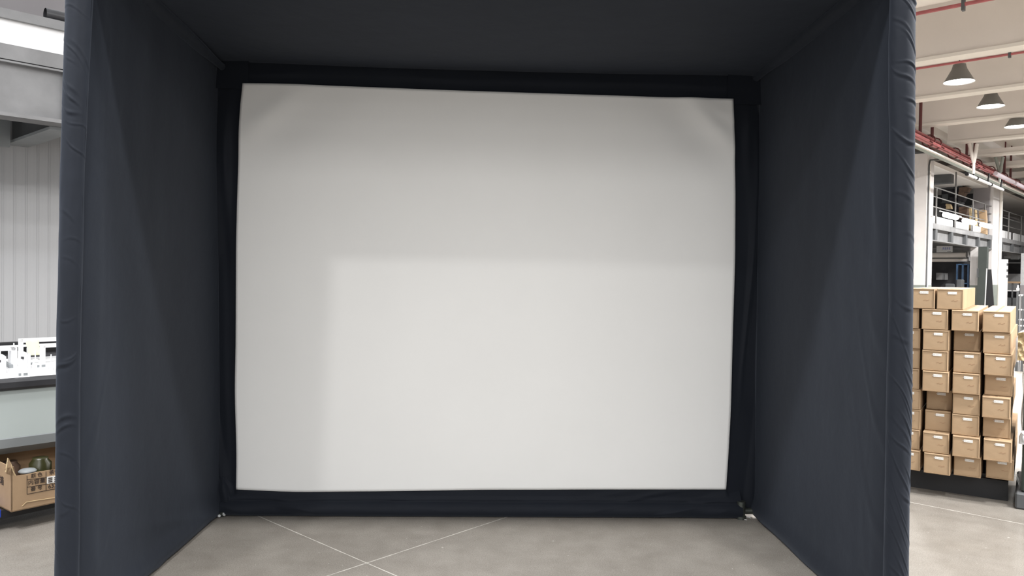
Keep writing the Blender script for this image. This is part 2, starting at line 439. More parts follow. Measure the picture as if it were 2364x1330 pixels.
# top side tubes under the fabric
for x0, x1 in ((-1.505, -1.525), (1.525, 1.515)):
    def tf(a, t, x0=x0, x1=x1):
        th = 2*math.pi*a; r = lerp(.034, .020, smooth((t-.6)/.4)) + .002*N3(t*6, th, x0)
        return Vector((lerp(x0, x1, t)+r*math.cos(th), lerp(YF, YB, t), lerp(2.585, 2.535, t)+r*math.sin(th)))
    mb = MB(); mb.grid(tf, 20, 60); mb.build('top_sleeve', FAB, enc)

# screen outline, traced on its own plane at its real size
YS = 4.385
TOP = [(560, 192), (650, 193), (800, 199), (950, 205), (1050, 209), (1170, 213), (1400, 220), (1560, 225), (1693, 228)]
BOT = [(545, 1130), (680, 1136), (790, 1135), (900, 1134), (1100, 1131), (1400, 1130), (1676, 1130)]
LEF = [(560, 192), (553, 260), (549, 400), (545, 560), (544, 800), (542, 900), (546, 1050), (545, 1130)]
RIG = [(1693, 228), (1696, 330), (1698, 420), (1697, 600), (1692, 760), (1687, 950), (1681, 1060), (1676, 1130)]
def curve3(px, key, Y=YS):
    ks = [(p[key]-px[0][key])/(px[-1][key]-px[0][key]) for p in px]
    P = [(k,)+tuple(atY(*p, Y)) for k, p in zip(ks, px)]
    def f(t):
        # smoothed interpolation
        acc = Vector((0, 0, 0))
        for d in (-.025, 0, .025): acc += Vector(poly_at(P, max(0, min(1, t+d))))
        return acc/3 if .03 < t < .97 else Vector(poly_at(P, t))
    return f
cT, cB, cL, cR = curve3(TOP, 0), curve3(BOT, 0), curve3(LEF, 1), curve3(RIG, 1)
def coons(a, t):
    return (cT(a)*(1-t) + cB(a)*t + cL(t)*(1-a) + cR(t)*a
            - (cT(0)*(1-a)*(1-t) + cT(1)*a*(1-t) + cB(0)*(1-a)*t + cB(1)*a*t))
def gau(x, s): return math.exp(-(x/s)**2)
def screen_fn(a, t):
    p = coons(a, t); x, z = a*1.25, t  # roughly square units
    d = 0
    # upper left diagonal fold and upper right creases
    s = (x*.62 + z*.78) - .105; d += .011*gau(s, .028)*gau(x-z*.9, .14) 
    s = (x*.62 + z*.78) - .165; d -= .008*gau(s, .05)*gau(x-z*.9, .2)
    xr = 1.25-x
    s = (xr*.72 + z*.69) - .085; d += .013*gau(s, .022)*gau(xr-z, .16)
    s = (xr*.72 + z*.69) - .14; d -= .011*gau(s, .04)*gau(xr-z, .2)
    s = (xr*.5 + z*.85) - .045; d += .006*gau(s, .016)*gau(xr-.12, .16)
    # slight belly and waves
    d += .018*math.sin(math.pi*a)*math.sin(math.pi*t) + .004*N3(x*2.4, z*2.2, 8.8)*math.sin(math.pi*a)
    d += .003*gau(t-1, .03)*N3(x*7, 0, 3)
    return p + Vector((0, -d, 0))
mb = MB(); mb.grid(screen_fn, 190, 150)
o = mb.build('impact_screen', M['screen'], fixn=False); solid(o, .003, 0)
tag(o, 'large white rectangular impact screen stretched inside the black border of the enclosure', 'projection screen')

# black fabric borders around the screen (each laps a little behind the white cloth)
def smooth(x): x = max(0, min(1, x)); return x*x*(3-2*x)
def left_border(a, t):
    z = lerp(.0, 2.62, t)
    o_ = Vector((lerp(-1.60, -1.61, t), YB+.012, z)); 
    tt = max(0, min(1, 1-(z-.16)/(2.44-.16))); i_ = cL(tt).copy(); i_.z = z; i_.x += .03; i_.y = YS+.008
    p = o_.lerp(i_, a)
    d = max(0, ridge(a*1.2+z*.55, z*.6, 2.0)-.45)/.55*.028*math.sin(math.pi*a) + .012*N3(a*3+z, z*1.5, 6)*math.sin(math.pi*a)
    d += .02*math.exp(-((z-.1)/.12)**2)*ridge(a*2+z*2, z*3, 1)*math.sin(math.pi*a)
    wt = smooth((.72-a)/.25) if t < .80 else smooth((.72-a)/.25)*smooth((.93-t)/.13)
    return p + Vector((0, -d*wt, 0))
def right_border(a, t):
    z = lerp(.03, 2.62, t)
    o_ = Vector((lerp(1.61, 1.60, t), YB+.012, z))
    tt = max(0, min(1, 1-(z-.16)/(2.41-.16))); i_ = cR(tt).copy(); i_.z = z; i_.x -= .03; i_.y = YS+.008
    p = i_.lerp(o_, a)
    d = max(0, ridge(a*1.4-z*.5, z*.5, 7.0)-.5)/.5*.018*math.sin(math.pi*a) + .008*N3(a*3+z, z*1.5, 16)*math.sin(math.pi*a)
    wt = smooth((a-.28)/.25)*smooth((.95-t)/.13)
    return p + Vector((0, -d*wt, 0))
for fn in (left_border, right_border):
    mb = MB(); mb.grid(fn, 40, 200); mb.build('screen_border', FAB, enc, fixn=False)
def top_border(a, t):
    x = lerp(-1.60, 1.59, a); aa = max(0, min(1, (x+1.404)/(2.786)))
    i_ = cT(aa).copy(); i_.x = x; i_.z -= .03; i_.y = YS+.006
    o_ = Vector((x, YB+.01, lerp(2.60, 2.60, a)))
    p = i_.lerp(o_, t)
    d = .010*math.sin(math.pi*t)*(ridge(x*.8, t*1.5+x*.3, 5)-.3)
    return p + Vector((0, -d*smooth((t-.3)/.2), 0))
mb = MB(); mb.grid(top_border, 160, 24); mb.build('screen_border', FAB, enc, fixn=False)
def bottom_border(a, t):
    x = lerp(-1.50, 1.465, a); aa = max(0, min(1, (x+1.423)/(2.806)))
    zt = cB(aa).z + .03
    z = lerp(-.003, zt, t)
    # roll of the bottom tube, then the flat cloth above
    q = z/.085
    y = YS + .006 - (.050*math.sqrt(max(0, 1-((q-.5)/.5)**2)) if q < 1 else 0)
    y -= .010*smooth((z-.07)/.03)*smooth((.12-z)/.03)
    wr = max(0, ridge(x*2.2 + z*7*(1 if x < .3 else -1), z*3, 4)-.5)/.5*.020*(math.exp(-((x+1.1)/.45)**2) + .8*math.exp(-((x-1.2)/.35)**2) + .15)
    y -= wr*math.sin(math.pi*min(1, t*1.15))
    y += .003*N3(x*5, z*8, 2)
    if x > 1.39 or x < -1.43: y += .04*smooth((t-.55)/.4)
    return Vector((x, y, z))
mb = MB(); mb.grid(bottom_border, 260, 40); mb.build('screen_border', FAB, enc, fixn=False)
# gathered cloth in the lower left corner
def gather(a, t):
    th = math.pi*(a*1.2-.1); z = lerp(.0, .26, t)
    r = (.018 + .03*math.sin(math.pi*t**.8))*(1-smooth((t-.6)/.4)) + .008*math.sin(a*19+z*20)*math.sin(math.pi*t)
    return Vector((-1.495 - r*math.cos(th)*1.2, YS+.02 - r*math.sin(th)*1.1, z))
mb = MB(); mb.grid(gather, 40, 24); mb.build('corner_gather', FAB, enc, fixn=False)
# frame pole ends peeping out at the floor corners
q = atY(1716, 1182, 4.36)
mb = MB(); mb.tube([(q.x-.01, 4.37, .012), (q.x-.01, 4.37, .10)], .024, 16); mb.tube([(q.x+.0, 4.40, .035), (q.x+.07, 4.40, .035)], .018, 12)
pl = mb.build('frame_pole', M['pole'], enc)
mb = MB(); mb.tube([(q.x-.01, 4.37, .0), (q.x-.01, 4.37, .016)], .030, 16); 
mb.build('pole_foot', M['pole'], pl)
mb = MB(); mb.tube([(-1.505, 4.36, .02), (-1.475, 4.35, .02)], .016, 12); pl = mb.build('frame_pole', M['pole'], enc)
mb = MB(); mb.tube([(-1.474, 4.35, .02), (-1.468, 4.348, .02)], .012, 10); mb.tube([(-1.498, 4.335, .012), (-1.492, 4.33, .014)], .008, 8); mb.build('end_cap', M['cap'], pl)
# ring of clear tape left on the floor by the right foot
rc = atZ(1722, 1198)
mb = MB(); mb.tube([rc + Vector((.028*math.cos(k*.42), .028*math.sin(k*.42), .003)) for k in range(12)], .0018, 6)
tag(mb.build('tape_scrap', M['cap']), 'small pale curl of tape on the floor at the right rear corner of the enclosure', 'tape')

# ------------------------------------------------------------------ stack of long cartons on the right
aS = math.radians(35.7)
EL = Vector((math.sin(aS), math.cos(aS), 0)); EW = Vector((math.cos(aS), -math.sin(aS), 0))
P0 = atZ(2335, 1119, .15)       # lower right front corner of the stack
ptop = hitp(EL, P0.dot(EL), 2330, 719)
NR = 8; RH = (ptop.z - .15)/NR
pw = hitp(EL, P0.dot(EL), 2197, 1108); W3 = (P0-pw).dot(EW)
CW = W3/2.08; LEN = 1.25
print('stack', P0, ptop.z, RH, CW)
def make_carton():
    t = thing('long_carton', '', 'carton')
    w, h, l = CW*.965, RH*.985, LEN
    mb = MB(); b = .004
    # body sides with a shallow recessed end panel, so rim and flap edges show
    R = .006
    fr = [(-w/2, 0), (w/2, 0), (w/2, h), (-w/2, h)]
    inn = [(-w/2+R, R*1.2), (w/2-R, R*1.2), (w/2-R, h-R*1.2), (-w/2+R, h-R*1.2)]
    def ring(pts, y): return [Vector((x, y, z)) for x, z in pts]
    chf = [(-w/2+b, b), (w/2-b, b), (w/2-b, h-b), (-w/2+b, h-b)]
    vs = ring(fr, b) + ring(chf, 0) + ring(inn, 0.0) + ring(inn, .005) + ring(fr, l)
    fs = []
    def br(i, j, mi):
        for k in range(4): fs.append(((i*4+k, i*4+(k+1) % 4, j*4+(k+1) % 4, j*4+k), mi))
    br(0, 1, 0); br(1, 2, 0); br(2, 3, 1); br(0, 4, 0); fs.append(((12, 13, 14, 15), 0)); fs.append(((19, 18, 17, 16), 0))
    for f, mi in fs: mb.add([vs[i] for i in f], [(0, 1, 2, 3)], mi)
    bmo = mb.build('carton_body', [M['carton'], M['carton_edge']], t)
    # tape seam along the top
    mb = MB().box((0, l*.5, h+.0006), (.012, l*.96, .0012)); mb.build('top_seam', M['carton_edge'], t)
    mb = MB().box((.012, .0035, h*.80), (w*.33, .003, h*.12))
    st = mb.build('sticker', [M['sticker'], M['pale_ink']], t)
    mb = MB(); x = -.022
    while x < .032: ww = random.uniform(.003, .008); mb.box((x+.012*.5, .0018, h*.80), (ww, .0006, .004)); x += ww+.0025
    mb.build('sticker_text', M['pale_ink'], st)
    mb = MB()
    for k in range(5): mb.box((.012+k*.007, .0042, h*.42+.003*math.sin(k*2)), (.0055, .0012, .0035), ez=Vector((.2, 0, 1)).normalized())
    mb.build('printed_mark', M['faint'], t)
    return t
carton0 = make_carton()
first = [True]
def put_carton(col, z, label, dl=0, dw=0, yaw=0, worn=False):
    # col: 0 = rightmost column, position of carton's centre
    c = P0 - EW*(CW*(col+.5)) + EW*dw + EL*dl; c.z = z
    rz = -aS + yaw
    if first[0]:
        first[0] = False; carton0.location = c; carton0.rotation_euler = (0, 0, rz); carton0['label'] = label; carton0['group'] = 'long cartons stacked on the pallet'; return carton0
    return dup(carton0, c, rz, label, 'long cartons stacked on the pallet')
rown = ['bottom row', 'second row up', 'third row up', 'fourth row up', 'fifth row up', 'sixth row up', 'seventh row up', 'eighth row up']
coln = ['rightmost column', 'second column from right', 'third column from right', 'column beside the black enclosure']
# offsets along the long axis and sideways read from the photo (row, col)
OFF = {(0, 0): (.10, .012), (1, 0): (-.01, .0), (2, 0): (.07, .0), (3, 0): (-.01, .0), (4, 0): (.06, .005), (5, 0): (-.015, .01), (6, 0): (.01, .008), (7, 0): (0, .0),
       (0, 1): (.05, .0), (1, 1): (-.01, .0), (2, 1): (.02, .0), (3, 1): (.02, .0), (4, 1): (.0, .0), (5, 1): (.02, .01), (6, 1): (.09, .005), (7, 1): (-.01, -.004),
       (0, 2): (.0, .0), (1, 2): (.01, .0), (2, 2): (.08, .005), (3, 2): (.12, .005), (4, 2): (-.01, .0), (5, 2): (.0, .0), (6, 2): (.0, .0), (7, 2): (.0, -.005),
       }
worn = {(4, 0), (2, 0), (6, 1), (3, 2), (2, 2), (7, 3), (6, 3), (0, 1)}
for col in range(4):
    for r in range(NR):
        dl, dw = OFF.get((r, col), (random.uniform(.0, .03), 0))
        gap = -.012*col
        if col == 3: gap -= .004; dl += .02
        dw += .004*math.sin(r*1.9+col) - .0035*r
        z = .15 + r*RH + col*0.0
        put_carton(col, z, 'long brown carton, %s of the %s' % (rown[r], coln[col]), dl, dw + gap, random.uniform(-.012, .012))
zt = .15 + NR*RH
tp = hitp(EL, P0.dot(EL), 2225, 712); c0 = (P0-tp).dot(EW)/CW
put_carton(c0, zt, 'long brown cardboard carton on top of the stack, nearer the middle', .0, .0, .004)
put_carton(c0+1.04, zt, 'long brown cardboard carton on top of the stack, beside the black enclosure', .0, 0, -.004)
# pallet below
tpal = thing('shipping_pallet', 'dark low pallet under the stack of long cardboard cartons', 'pallet', tuple((P0 - EW*CW*2.1 + EL*.6).to_3d() * 1) if False else (P0.x - EW.x*CW*2 + EL.x*.6, P0.y - EW.y*CW*2 + EL.y*.6, 0), -aS)
Wt = CW*4.35
def palbox(name, l0, l1, w0, w1, z0, z1):
    b0 = Vector((P0.x, P0.y, 0)); mb = MB()
    cc = b0 + EL*((l0+l1)/2) - EW*((w0+w1)/2); cc.z = (z0+z1)/2
    mb.box(cc, (abs(w1-w0), abs(l1-l0), z1-z0), EW, EL); mb.build(name, M['pallet'], tpal)
for l0 in (.22, .42, .62, .82, 1.02, 1.18): palbox('deck_board', l0, l0+.13, .02, Wt, .125, .149)
palbox('shade_board', .19, .23, .02, Wt, .0, .125)  # dark board added in place of the shadow under the stack
for w0 in (.06, Wt/2-.05, Wt-.15): palbox('skid', .24, 1.28, w0, w0+.09, 0, .125)
# clear stretch film hanging off the stack's right flank
def film(a, t):
    z = lerp(.10, .15+7.0*RH, t); l = lerp(.06, 1.22, a)
    x = .022 + .012*N3(l*4, z*5, 1) + .010*ridge(l*6+z*3, z*2, 3)
    if t < .1: x += .03*(1-t/.1)
    p = Vector((P0.x, P0.y, 0)) + EL*l + EW*(x+.02); p.z = z + .02*N3(l*6, 0, 2)
    return p
mb = MB(); mb.grid(film, 50, 90)
tag(mb.build('stretch_film', M['wrap'], fixn=False), 'loose clear stretch film hanging down the right flank of the carton stack', 'plastic film')
def film2(a, t):
    a0 = P0 + EW*.01 + EL*.10; p = a0 + EW*(.03*math.sin(math.pi*t)+.02*a) + EL*(.05*a); p.z = lerp(.02, .19, t) ; return p + EL*(.01*N3(a*5, t*6, 1))
mb = MB(); mb.grid(film2, 12, 20); tag(mb.build('film_tail', M['wrap'], fixn=False), 'hanging tail of clear film below the lower right carton', 'plastic film')

# dark green machine cabinet at the right edge with brown paper and pipe
g0 = atZ(2343, 1172)
gc = g0 + EW*.33 + EL*.30
tg = thing('machine_cabinet', 'dark green metal machine cabinet at the right edge behind the carton stack', 'cabinet', (gc.x, gc.y, 0), -aS)
def lb(c, ax, ay, w, d, z0, z1): return Vector((c.x, c.y, 0)) + ax*w + ay*d
mb = MB(); c = Vector((gc.x, gc.y, .49)); mb.bbox((.60, .60, .78), .012, c, EW, EL); mb.build('cabinet_body', M['green_dk'], tg)
mb = MB(); mb.bbox((.66, .66, .10), .01, Vector((gc.x, gc.y, .05)), EW, EL); mb.build('plinth', M['steel_dk'], tg)
mb = MB(); mb.bbox((.62, .62, .05), .01, Vector((gc.x, gc.y, .905)), EW, EL); mb.build('cabinet_top', M['steel'], tg)
mb = MB(); pp = gc - EW*.30 - EL*.32
mb.tube([(pp.x, pp.y, .40), (pp.x, pp.y, .44), (pp.x+.0, pp.y-.02, .47)], .02, 10); mb.tube([Vector((pp.x, pp.y, .44)), Vector((pp.x, pp.y, .44))+EW*.2], .035, 12)
mb.build('wrapped_pipe', M['ash'], tg)
# crumpled brown paper hanging from the cabinet
pb0 = hitp(EL, gc.dot(EL)-.34, 2350, 800)
def paper(a, t):
    x = a*.17; z = -t*.165
    w_ = .55+.45*math.sin(math.pi*(.15+t*.8))
    p = pb0 + EW*(x*w_) ; p.z = pb0.z + .085 + z + .03*a*(1-t)
    return p - EL*(.02+.035*ridge(a*3, t*3, 2)+.012*N3(a*9, t*9, 0))
mb = MB(); mb.grid(paper, 24, 24, smooth=False)
tag(solid(mb.build('brown_paper', M['brownpaper'], fixn=False), .003), 'crumpled piece of brown paper hanging on the dark green machine cabinet', 'paper')
h0 = hitp(EL, gc.dot(EL)-.33, 2349, 775)
mb = MB(); mb.tube([h0+Vector((0, 0, -.16)), h0+Vector((0, 0, -.02)), h0+Vector((0, 0, .02))+EW*.02, h0+Vector((0, 0, .045))+EW*.06, h0+Vector((0, 0, .05))+EW*.16], .009, 8)
tag(mb.build('hanging_hose', M['white']), 'pale bent hose looped over the front of the dark green cabinet', 'hose')

# ------------------------------------------------------------------ pendant lamps
def make_pendant(R=.272, hh=.34):
    t = thing('pendant_lamp', '', 'lamp')
    mb = MB(); mb.lathe([(R, 0), (R*.95, .02), (R*.68, .38*hh), (R*.50, .72*hh), (R*.43, .90*hh), (R*.41, hh), (0.001, hh+.004)], n=32)
    mb.lathe([(R*.99, .002), (R*.70, .42*hh), (R*.46, .78*hh)], n=32)
    mb.build('lamp_shade', M['lampshade'], t)
    mb = MB(); mb.lathe([(.001, .0), (R*.5, .003), (R*.93, .012), (R*.93, .03), (.001, .031)], n=32); mb.build('diffuser', M['lamp'], t)
    mb = MB(); mb.lathe([(R*.43, .84*hh), (R*.43, .88*hh)], n=32); mb.build('collar', M['steel_dk'], t)
    mb = MB(); mb.tube([(0, 0, hh), (0, 0, 1.55)], .012, 6); mb.build('cord', M['steel_dk'], t)
    mb = MB(); mb.lathe([(.001, 1.50), (.05, 1.50), (.055, 1.55), (.001, 1.55)], n=12); mb.build('ceiling_rose', M['steel_dk'], t)
    return t
ZL = 5.2
lp = []
for x, y in ((2214, 190), (2291, 246)): p = atZ(x, y, ZL); lp.append((U_(p), V_(p)))
print('lamps', lp)
du_ = lp[1][0]-lp[0][0]
pend = make_pendant()
lab = ['dark grey cone pendant lamp, largest and leftmost of the row under the beams', 'dark grey cone pendant lamp in the middle of the row, second along', 'dark grey cone pendant lamp cut by the right edge of the view']
for k in range(3):
    loc = BU(lp[0][0]+du_*k*(1.0 if k < 2 else 1.03), lp[0][1], ZL)
    if k == 0: pend.location = loc; pend['label'] = lab[0]; pend['group'] = 'pendant lamps in the hall'
    else: dup(pend, loc, 0, lab[k], 'pendant lamps in the hall')
    lamp_or_fill_light(loc - Vector((0, 0, .03)), 240, .22)

# ------------------------------------------------------------------ sprinkler pipes along the beams
def red_run(u, v0, v1, z, r, label, hx):
    t = thing('sprinkler_pipe', label, 'pipe', tuple(BU(u, (v0+v1)/2, z)))
    mb = MB(); mb.tube([BU(u, v0, z), BU(u, v1, z)], r, 12); mb.build('pipe', M['red'], t)
    for (v, a, b) in hx:
        mb = MB(); mb.bub(u-r-.012, u+r+.012, v-.02, v+.02, z-a, z+b); mb.build('hanger', M['steel_dk'], t)
    return t
p1 = atZ(2224, 15, 5.3)
red_run(12.50, -8, 6, 5.33, .028, 'dark red sprinkler pipe running under the nearest ceiling beam', [(V_(p1), .09, .07)])
p2 = atZ(2325, 125, 5.33)
red_run(15.94, -8, 6, 5.375, .022, 'thin dark red pipe tucked along the beam above the first pendant lamp', [(V_(p2), .06, .05)])

# red pipe bundle, trays and batten lights along the mezzanine edge
VB = 5.6
tb = thing('pipe_bundle', 'bundle of red fire pipes running along the mezzanine edge under the ceiling', 'pipe', tuple(BU(30, VB, 4.95)))
for dv, dz, r, m_ in ((0, 0, .06, 'red'), (.12, .07, .055, 'red'), (.02, .13, .045, 'red'), (-.1, -.02, .035, 'red')):
    mb = MB(); mb.tube([BU(17.5, VB+dv, 4.92+dz), BU(55, VB+dv, 4.92+dz)], r, 10); mb.build('pipe', M[m_], tb)
for k, u in enumerate((20.2, 22.0, 22.6, 24.6, 26.3, 27.3, 29.2, 31.2, 33.5, 36, 38.5)):
    mb = MB(); mb.tube([BU(u, VB+.03+.16*math.cos(q), 4.98+.15*math.sin(q)) for q in [i*math.pi/7 for i in range(15)]], .018, 6); mb.build('clamp', M['red_dk'], tb)
for u in (21.5, 22.6, 26.4, 27.4, 31.9, 33.0, 37.5, 38.8):
    mb = MB(); mb.tube([BU(u, VB+.1, 5.1), BU(u, VB+.1, 6.3)], .04, 6); mb.tube([BU(u, VB+.1, 5.1), BU(u, VB-.2, 4.83)], .02, 6); mb.build('hanger', M['red_dk'], tb)
mb = MB(); mb.tube([BU(29.0, VB-.17, 4.86), BU(31.9, VB-.17, 4.86)], .07, 12); mb.tube([BU(32.2, VB-.17, 4.86), BU(35.5, VB-.17, 4.86)], .07, 12); mb.build('pale_duct', M['lilac'], tb)
mb = MB(); mb.bub(18, 55, 5.80, 6.00, 4.84, 4.90); mb.bub(18, 55, 5.78, 5.81, 4.84, 4.95)
tag(mb.build('cable_tray', M['duct_green']), 'grey green cable tray below the red pipe bundle', 'cable tray')
mb = MB(); mb.bub(18, 55, 5.66, 5.72, 4.76, 4.80)
tag(mb.build('cable_duct', M['cream_lt']), 'slim cream cable duct below the red pipe bundle', 'cable duct')

# batten lights on black hangers, line through (2232,402)-(2317,437)
ZB = 4.5
pa = atZ(2232, 402, ZB); VL = V_(pa); ua = U_(pa)
segs = [(U_(atV(2232, 402, VL)), U_(atV(2254, 411, VL))), (U_(atV(2255, 411, VL)), U_(atV(2287, 423, VL))), (U_(atV(2288, 424, VL)), U_(atV(2316, 434, VL)))]
print('batten', VL, segs)
for k, (a, b) in enumerate(segs):
    t = thing('batten_light', 'slim white batten light hung below the pipes, %s of three in line' % ('nearest', 'middle', 'farthest')[k], 'lamp', tuple(BU((a+b)/2, VL, ZB)), 0, 'slim batten lights on black hangers')
    mb = MB(); mb.tube([BU(a+.05, VL, ZB), BU(b-.05, VL, ZB)], .045, 10); mb.build('batten_housing', M['white'], t)
    mb = MB(); mb.tube([BU(a-.03, VL, ZB), BU(a+.05, VL, ZB)], .052, 10); mb.build('end_cap', M['black'], t)
    mb = MB(); mb.tube([BU(b-.25, VL, ZB-.05), BU(b-.25, VL+.02, ZB+.12), BU(b-.25, VL, 4.83)], .028, 8); mb.build('hanger_rod', M['black'], t)

# ------------------------------------------------------------------ mezzanine along the right: columns, beams, railings
VM = 6.6
def column(u0, w_u, w_v, ztop, label, conduit):
    t = thing('hall_column', label, 'column', tuple(BU(u0+w_u/2, VM+w_v/2, 0)))
    mb = MB(); mb.bub(u0, u0+w_u, VM, VM+w_v, 1.22, ztop); mb.build('shaft', M['column'], t)
    mb = MB(); mb.bub(u0-.004, u0+w_u+.004, VM-.004, VM+w_v+.004, 0, 1.22); mb.build('painted_base', M['dado'], t)
    mb = MB(); mb.bub(u0-.02, u0+w_u+.05, VM-.02, VM+w_v+.03, ztop, ztop+.07)
    for k in range(6): mb.bub(u0+.05+k*.1, u0+.10+k*.1, VM-.06, VM+.02, ztop+.02, ztop+.13+.05*(k % 2))
    mb.build('bearing_plate', M['steel_dk'], t)
    for c in conduit:
        mb = MB(); mb.tube(c[0], c[1], 8); mb.build('conduit', M[c[2]], t)
    return t
cu = 25.72
column(cu, .76, .50, 5.22, 'near white concrete column at the mezzanine corner above the cartons', [
    ([BU(cu+.08, VM-.03, 1.0), BU(cu+.08, VM-.03, 4.85), BU(cu+.15, VM-.04, 5.02), BU(cu+.85, VM-.10, 5.12)], .022, 'steel_dk'),
    ([BU(cu+.18, VM-.03, 1.0), BU(cu+.18, VM-.03, 4.95)], .028, 'cream_lt')])
# second column traced by pixel width at its own depth
c2a = U_(atV(2300, 600, VM)); c2b = U_(atV(2321, 600, VM))
c2w = 35.0
column(c2w, 1.5, .62, 5.22, 'far white concrete column behind the black leaning panel', [
    ([BU(c2w+1.2, VM-.05, .2), BU(c2w+1.2, VM-.05, 5.0)], .06, 'cream_lt'),
    ([BU(c2w-.03, VM+.25, 1.6), BU(c2w-.03, VM+.25, 3.05), BU(c2w-.03, VM+.45, 3.07)], .02, 'cream_lt')])
mb = MB(); mb.bub(c2w-.06, c2w, VM+.17, VM+.33, 1.5, 1.62)
tag(mb.build('switch_box', M['cream_lt']), 'small pale switch box on the far white column', 'switch')
# white duct with dark slots down the far column
t = thing('slotted_duct', 'white slotted cable duct standing down the edge of the far column', 'cable duct', tuple(BU(c2w+1.6, VM-.2, 0)))
mb = MB(); mb.bub(c2w+1.35, c2w+1.75, VM-.25, VM-.02, 0, 2.25); mb.build('duct_body', M['white'], t)
for k in range(3): mb = MB(); mb.bub(c2w+1.45, c2w+1.68, VM-.262, VM-.248, 2.0-k*.24, 2.09-k*.24); mb.build('slot', M['steel_dk'], t)

def mezz_bay(u0, u1, lab_b, lab_r, posts, tall):
    t = thing('steel_beam', lab_b, 'beam', tuple(BU((u0+u1)/2, VM, 2.6)))
    mb = MB(); mb.bub(u0, u1, VM+.11, VM+.13, 2.63, 3.12); mb.build('web', M['steel'], t)
    mb = MB(); mb.bub(u0, u1, VM, VM+.26, 2.98, 3.15); mb.build('top_flange', M['steel'], t)
    mb = MB(); mb.bub(u0, u1, VM, VM+.26, 2.60, 2.63); mb.build('bottom_flange', M['steel'], t)
    n = 5
    for k in range(n):
        u = lerp(u0+.35, u1-.3, k/(n-1)); mb = MB(); mb.bub(u, u+.24, VM+.005, VM+.12, 2.63, 2.98); mb.build('stiffener', M['steel_dk'], t)
    struct(MB().bub(u0, u1, VM+.1, 12.2, 3.0, 3.14).build('floor_mezzanine', M['ash']))
    r = thing('railing', lab_r, 'railing', tuple(BU((u0+u1)/2, VM+.05, 3.15)))
    for z in (4.30, 4.0, 3.68): mb = MB(); mb.tube([BU(u0, VM+.06, z), BU(u1, VM+.06, z)], .019, 8); mb.build('rail', M['rail'], r)
    for i, u in enumerate(posts):
        mb = MB(); mb.tube([BU(u, VM+.06, 3.15), BU(u, VM+.06, tall[i])], .027, 8); mb.build('post', M['rail'], r)
b1a, b1b = cu+.76, 34.5
xs = [2166, 2210, 2250, 2278]
mezz_bay(b1a, 35.0, 'grey painted steel beam with stiffener plates carrying the near mezzanine bay', 'grey tubular railing on the near mezzanine bay between the two columns',
         [U_(atV(x, 480, VM)) for x in xs], [4.3, 5.05, 4.3, 4.3])
mezz_bay(36.5, 46, 'grey painted steel beam of the far mezzanine bay at the right edge', 'grey tubular railing on the far mezzanine bay at the right edge',
         [38.4, 41.2, 44], [4.3, 4.3, 4.3])
# glowing string of tube lamps low on the railing
pts = [(2195, 499), (2238, 512), (2277, 521)]
for k, (x, y) in enumerate(pts):
    p = atV(x, y, VM-.25); u = U_(p); z = p.z; L_ = .82
    t = thing('tube_lamp', 'glowing white tube lamp hung at the mezzanine edge, %s of the three' % ('leftmost', 'middle', 'rightmost')[k], 'lamp', tuple(p), 0, 'glowing tube lamps at the mezzanine edge')
    mb = MB(); mb.tube([BU(u-L_, VM-.25, z), BU(u-L_*.85, VM-.25, z), BU(u+L_*.85, VM-.25, z), BU(u+L_, VM-.25, z)], [.02, .085, .085, .02], 12); mb.build('lit_tube', M['tube'], t)
    mb = MB(); mb.tube([BU(u-L_-.5, VM-.25, z+.07), BU(u+L_+.5, VM-.25, z+.07)], .018, 6); mb.build('power_rail', M['white'], t)
# white toe board behind lamps
for k, (a, b) in enumerate(((27.0, 29.6), (30.0, 31.9), (32.4, 34.6))):
    mb = MB(); mb.bub(a, b, VM+.16, VM+.2, 3.15, 3.42)
    tag(mb.build('toe_board', M['white']), 'white toe board at the foot of the near railing, %s length' % ('nearest', 'middle', 'farthest')[k], 'board', 'white toe boards under the railing')
for a, b, s in ((36.8, 39.6, 'nearer'), (40.2, 43.5, 'farther')):
    mb = MB(); mb.bub(a, b, VM+.16, VM+.2, 3.15, 3.5)
    tag(mb.build('toe_board', M['white']), 'white toe board at the foot of the far railing, %s length' % s, 'board', 'white toe boards under the railing')

def slabV(x0, y0, x1, y1, V, th):
    xm, ym = (x0+x1)/2, (y0+y1)/2
    return U_(atV(x0, ym, V)), U_(atV(x1, ym, V)), V, V+th, atV(xm, y1, V).z, atV(xm, y0, V).z
def slabU(x0, y0, x1, y1, U, th):
    xm, ym = (x0+x1)/2, (y0+y1)/2
    return U, U+th, V_(atU(x1, ym, U)), V_(atU(x0, ym, U)), atU(xm, y1, U).z, atU(xm, y0, U).z
# mezzanine upper storey: cross walls (facing the viewer) and stored goods
UB = 36.3
mb = MB(); mb.bub(*slabU(2150, 395, 2243, 520, 37.2, .15)); struct(mb.build('wall_mezzanine_pale', M['ash']))
mb = MB(); mb.bub(*slabU(2246, 405, 2284, 540, 34.85, .12)); struct(mb.build('wall_mezzanine_grey', M['greywall']))
mb = MB(); mb.bub(26.6, 50, 6.75, 12.2, 5.02, 5.15); struct(mb.build('ceiling_mezzanine', M['ceil']))
mb = MB(); mb.bub(36.9, 37.15, 7.1, 12, 4.55, 5.02); mb.bub(29.6, 30.0, 6.85, 12, 4.72, 5.02); struct(mb.build('ceiling_mezzanine_downstand', M['steel_dk']))
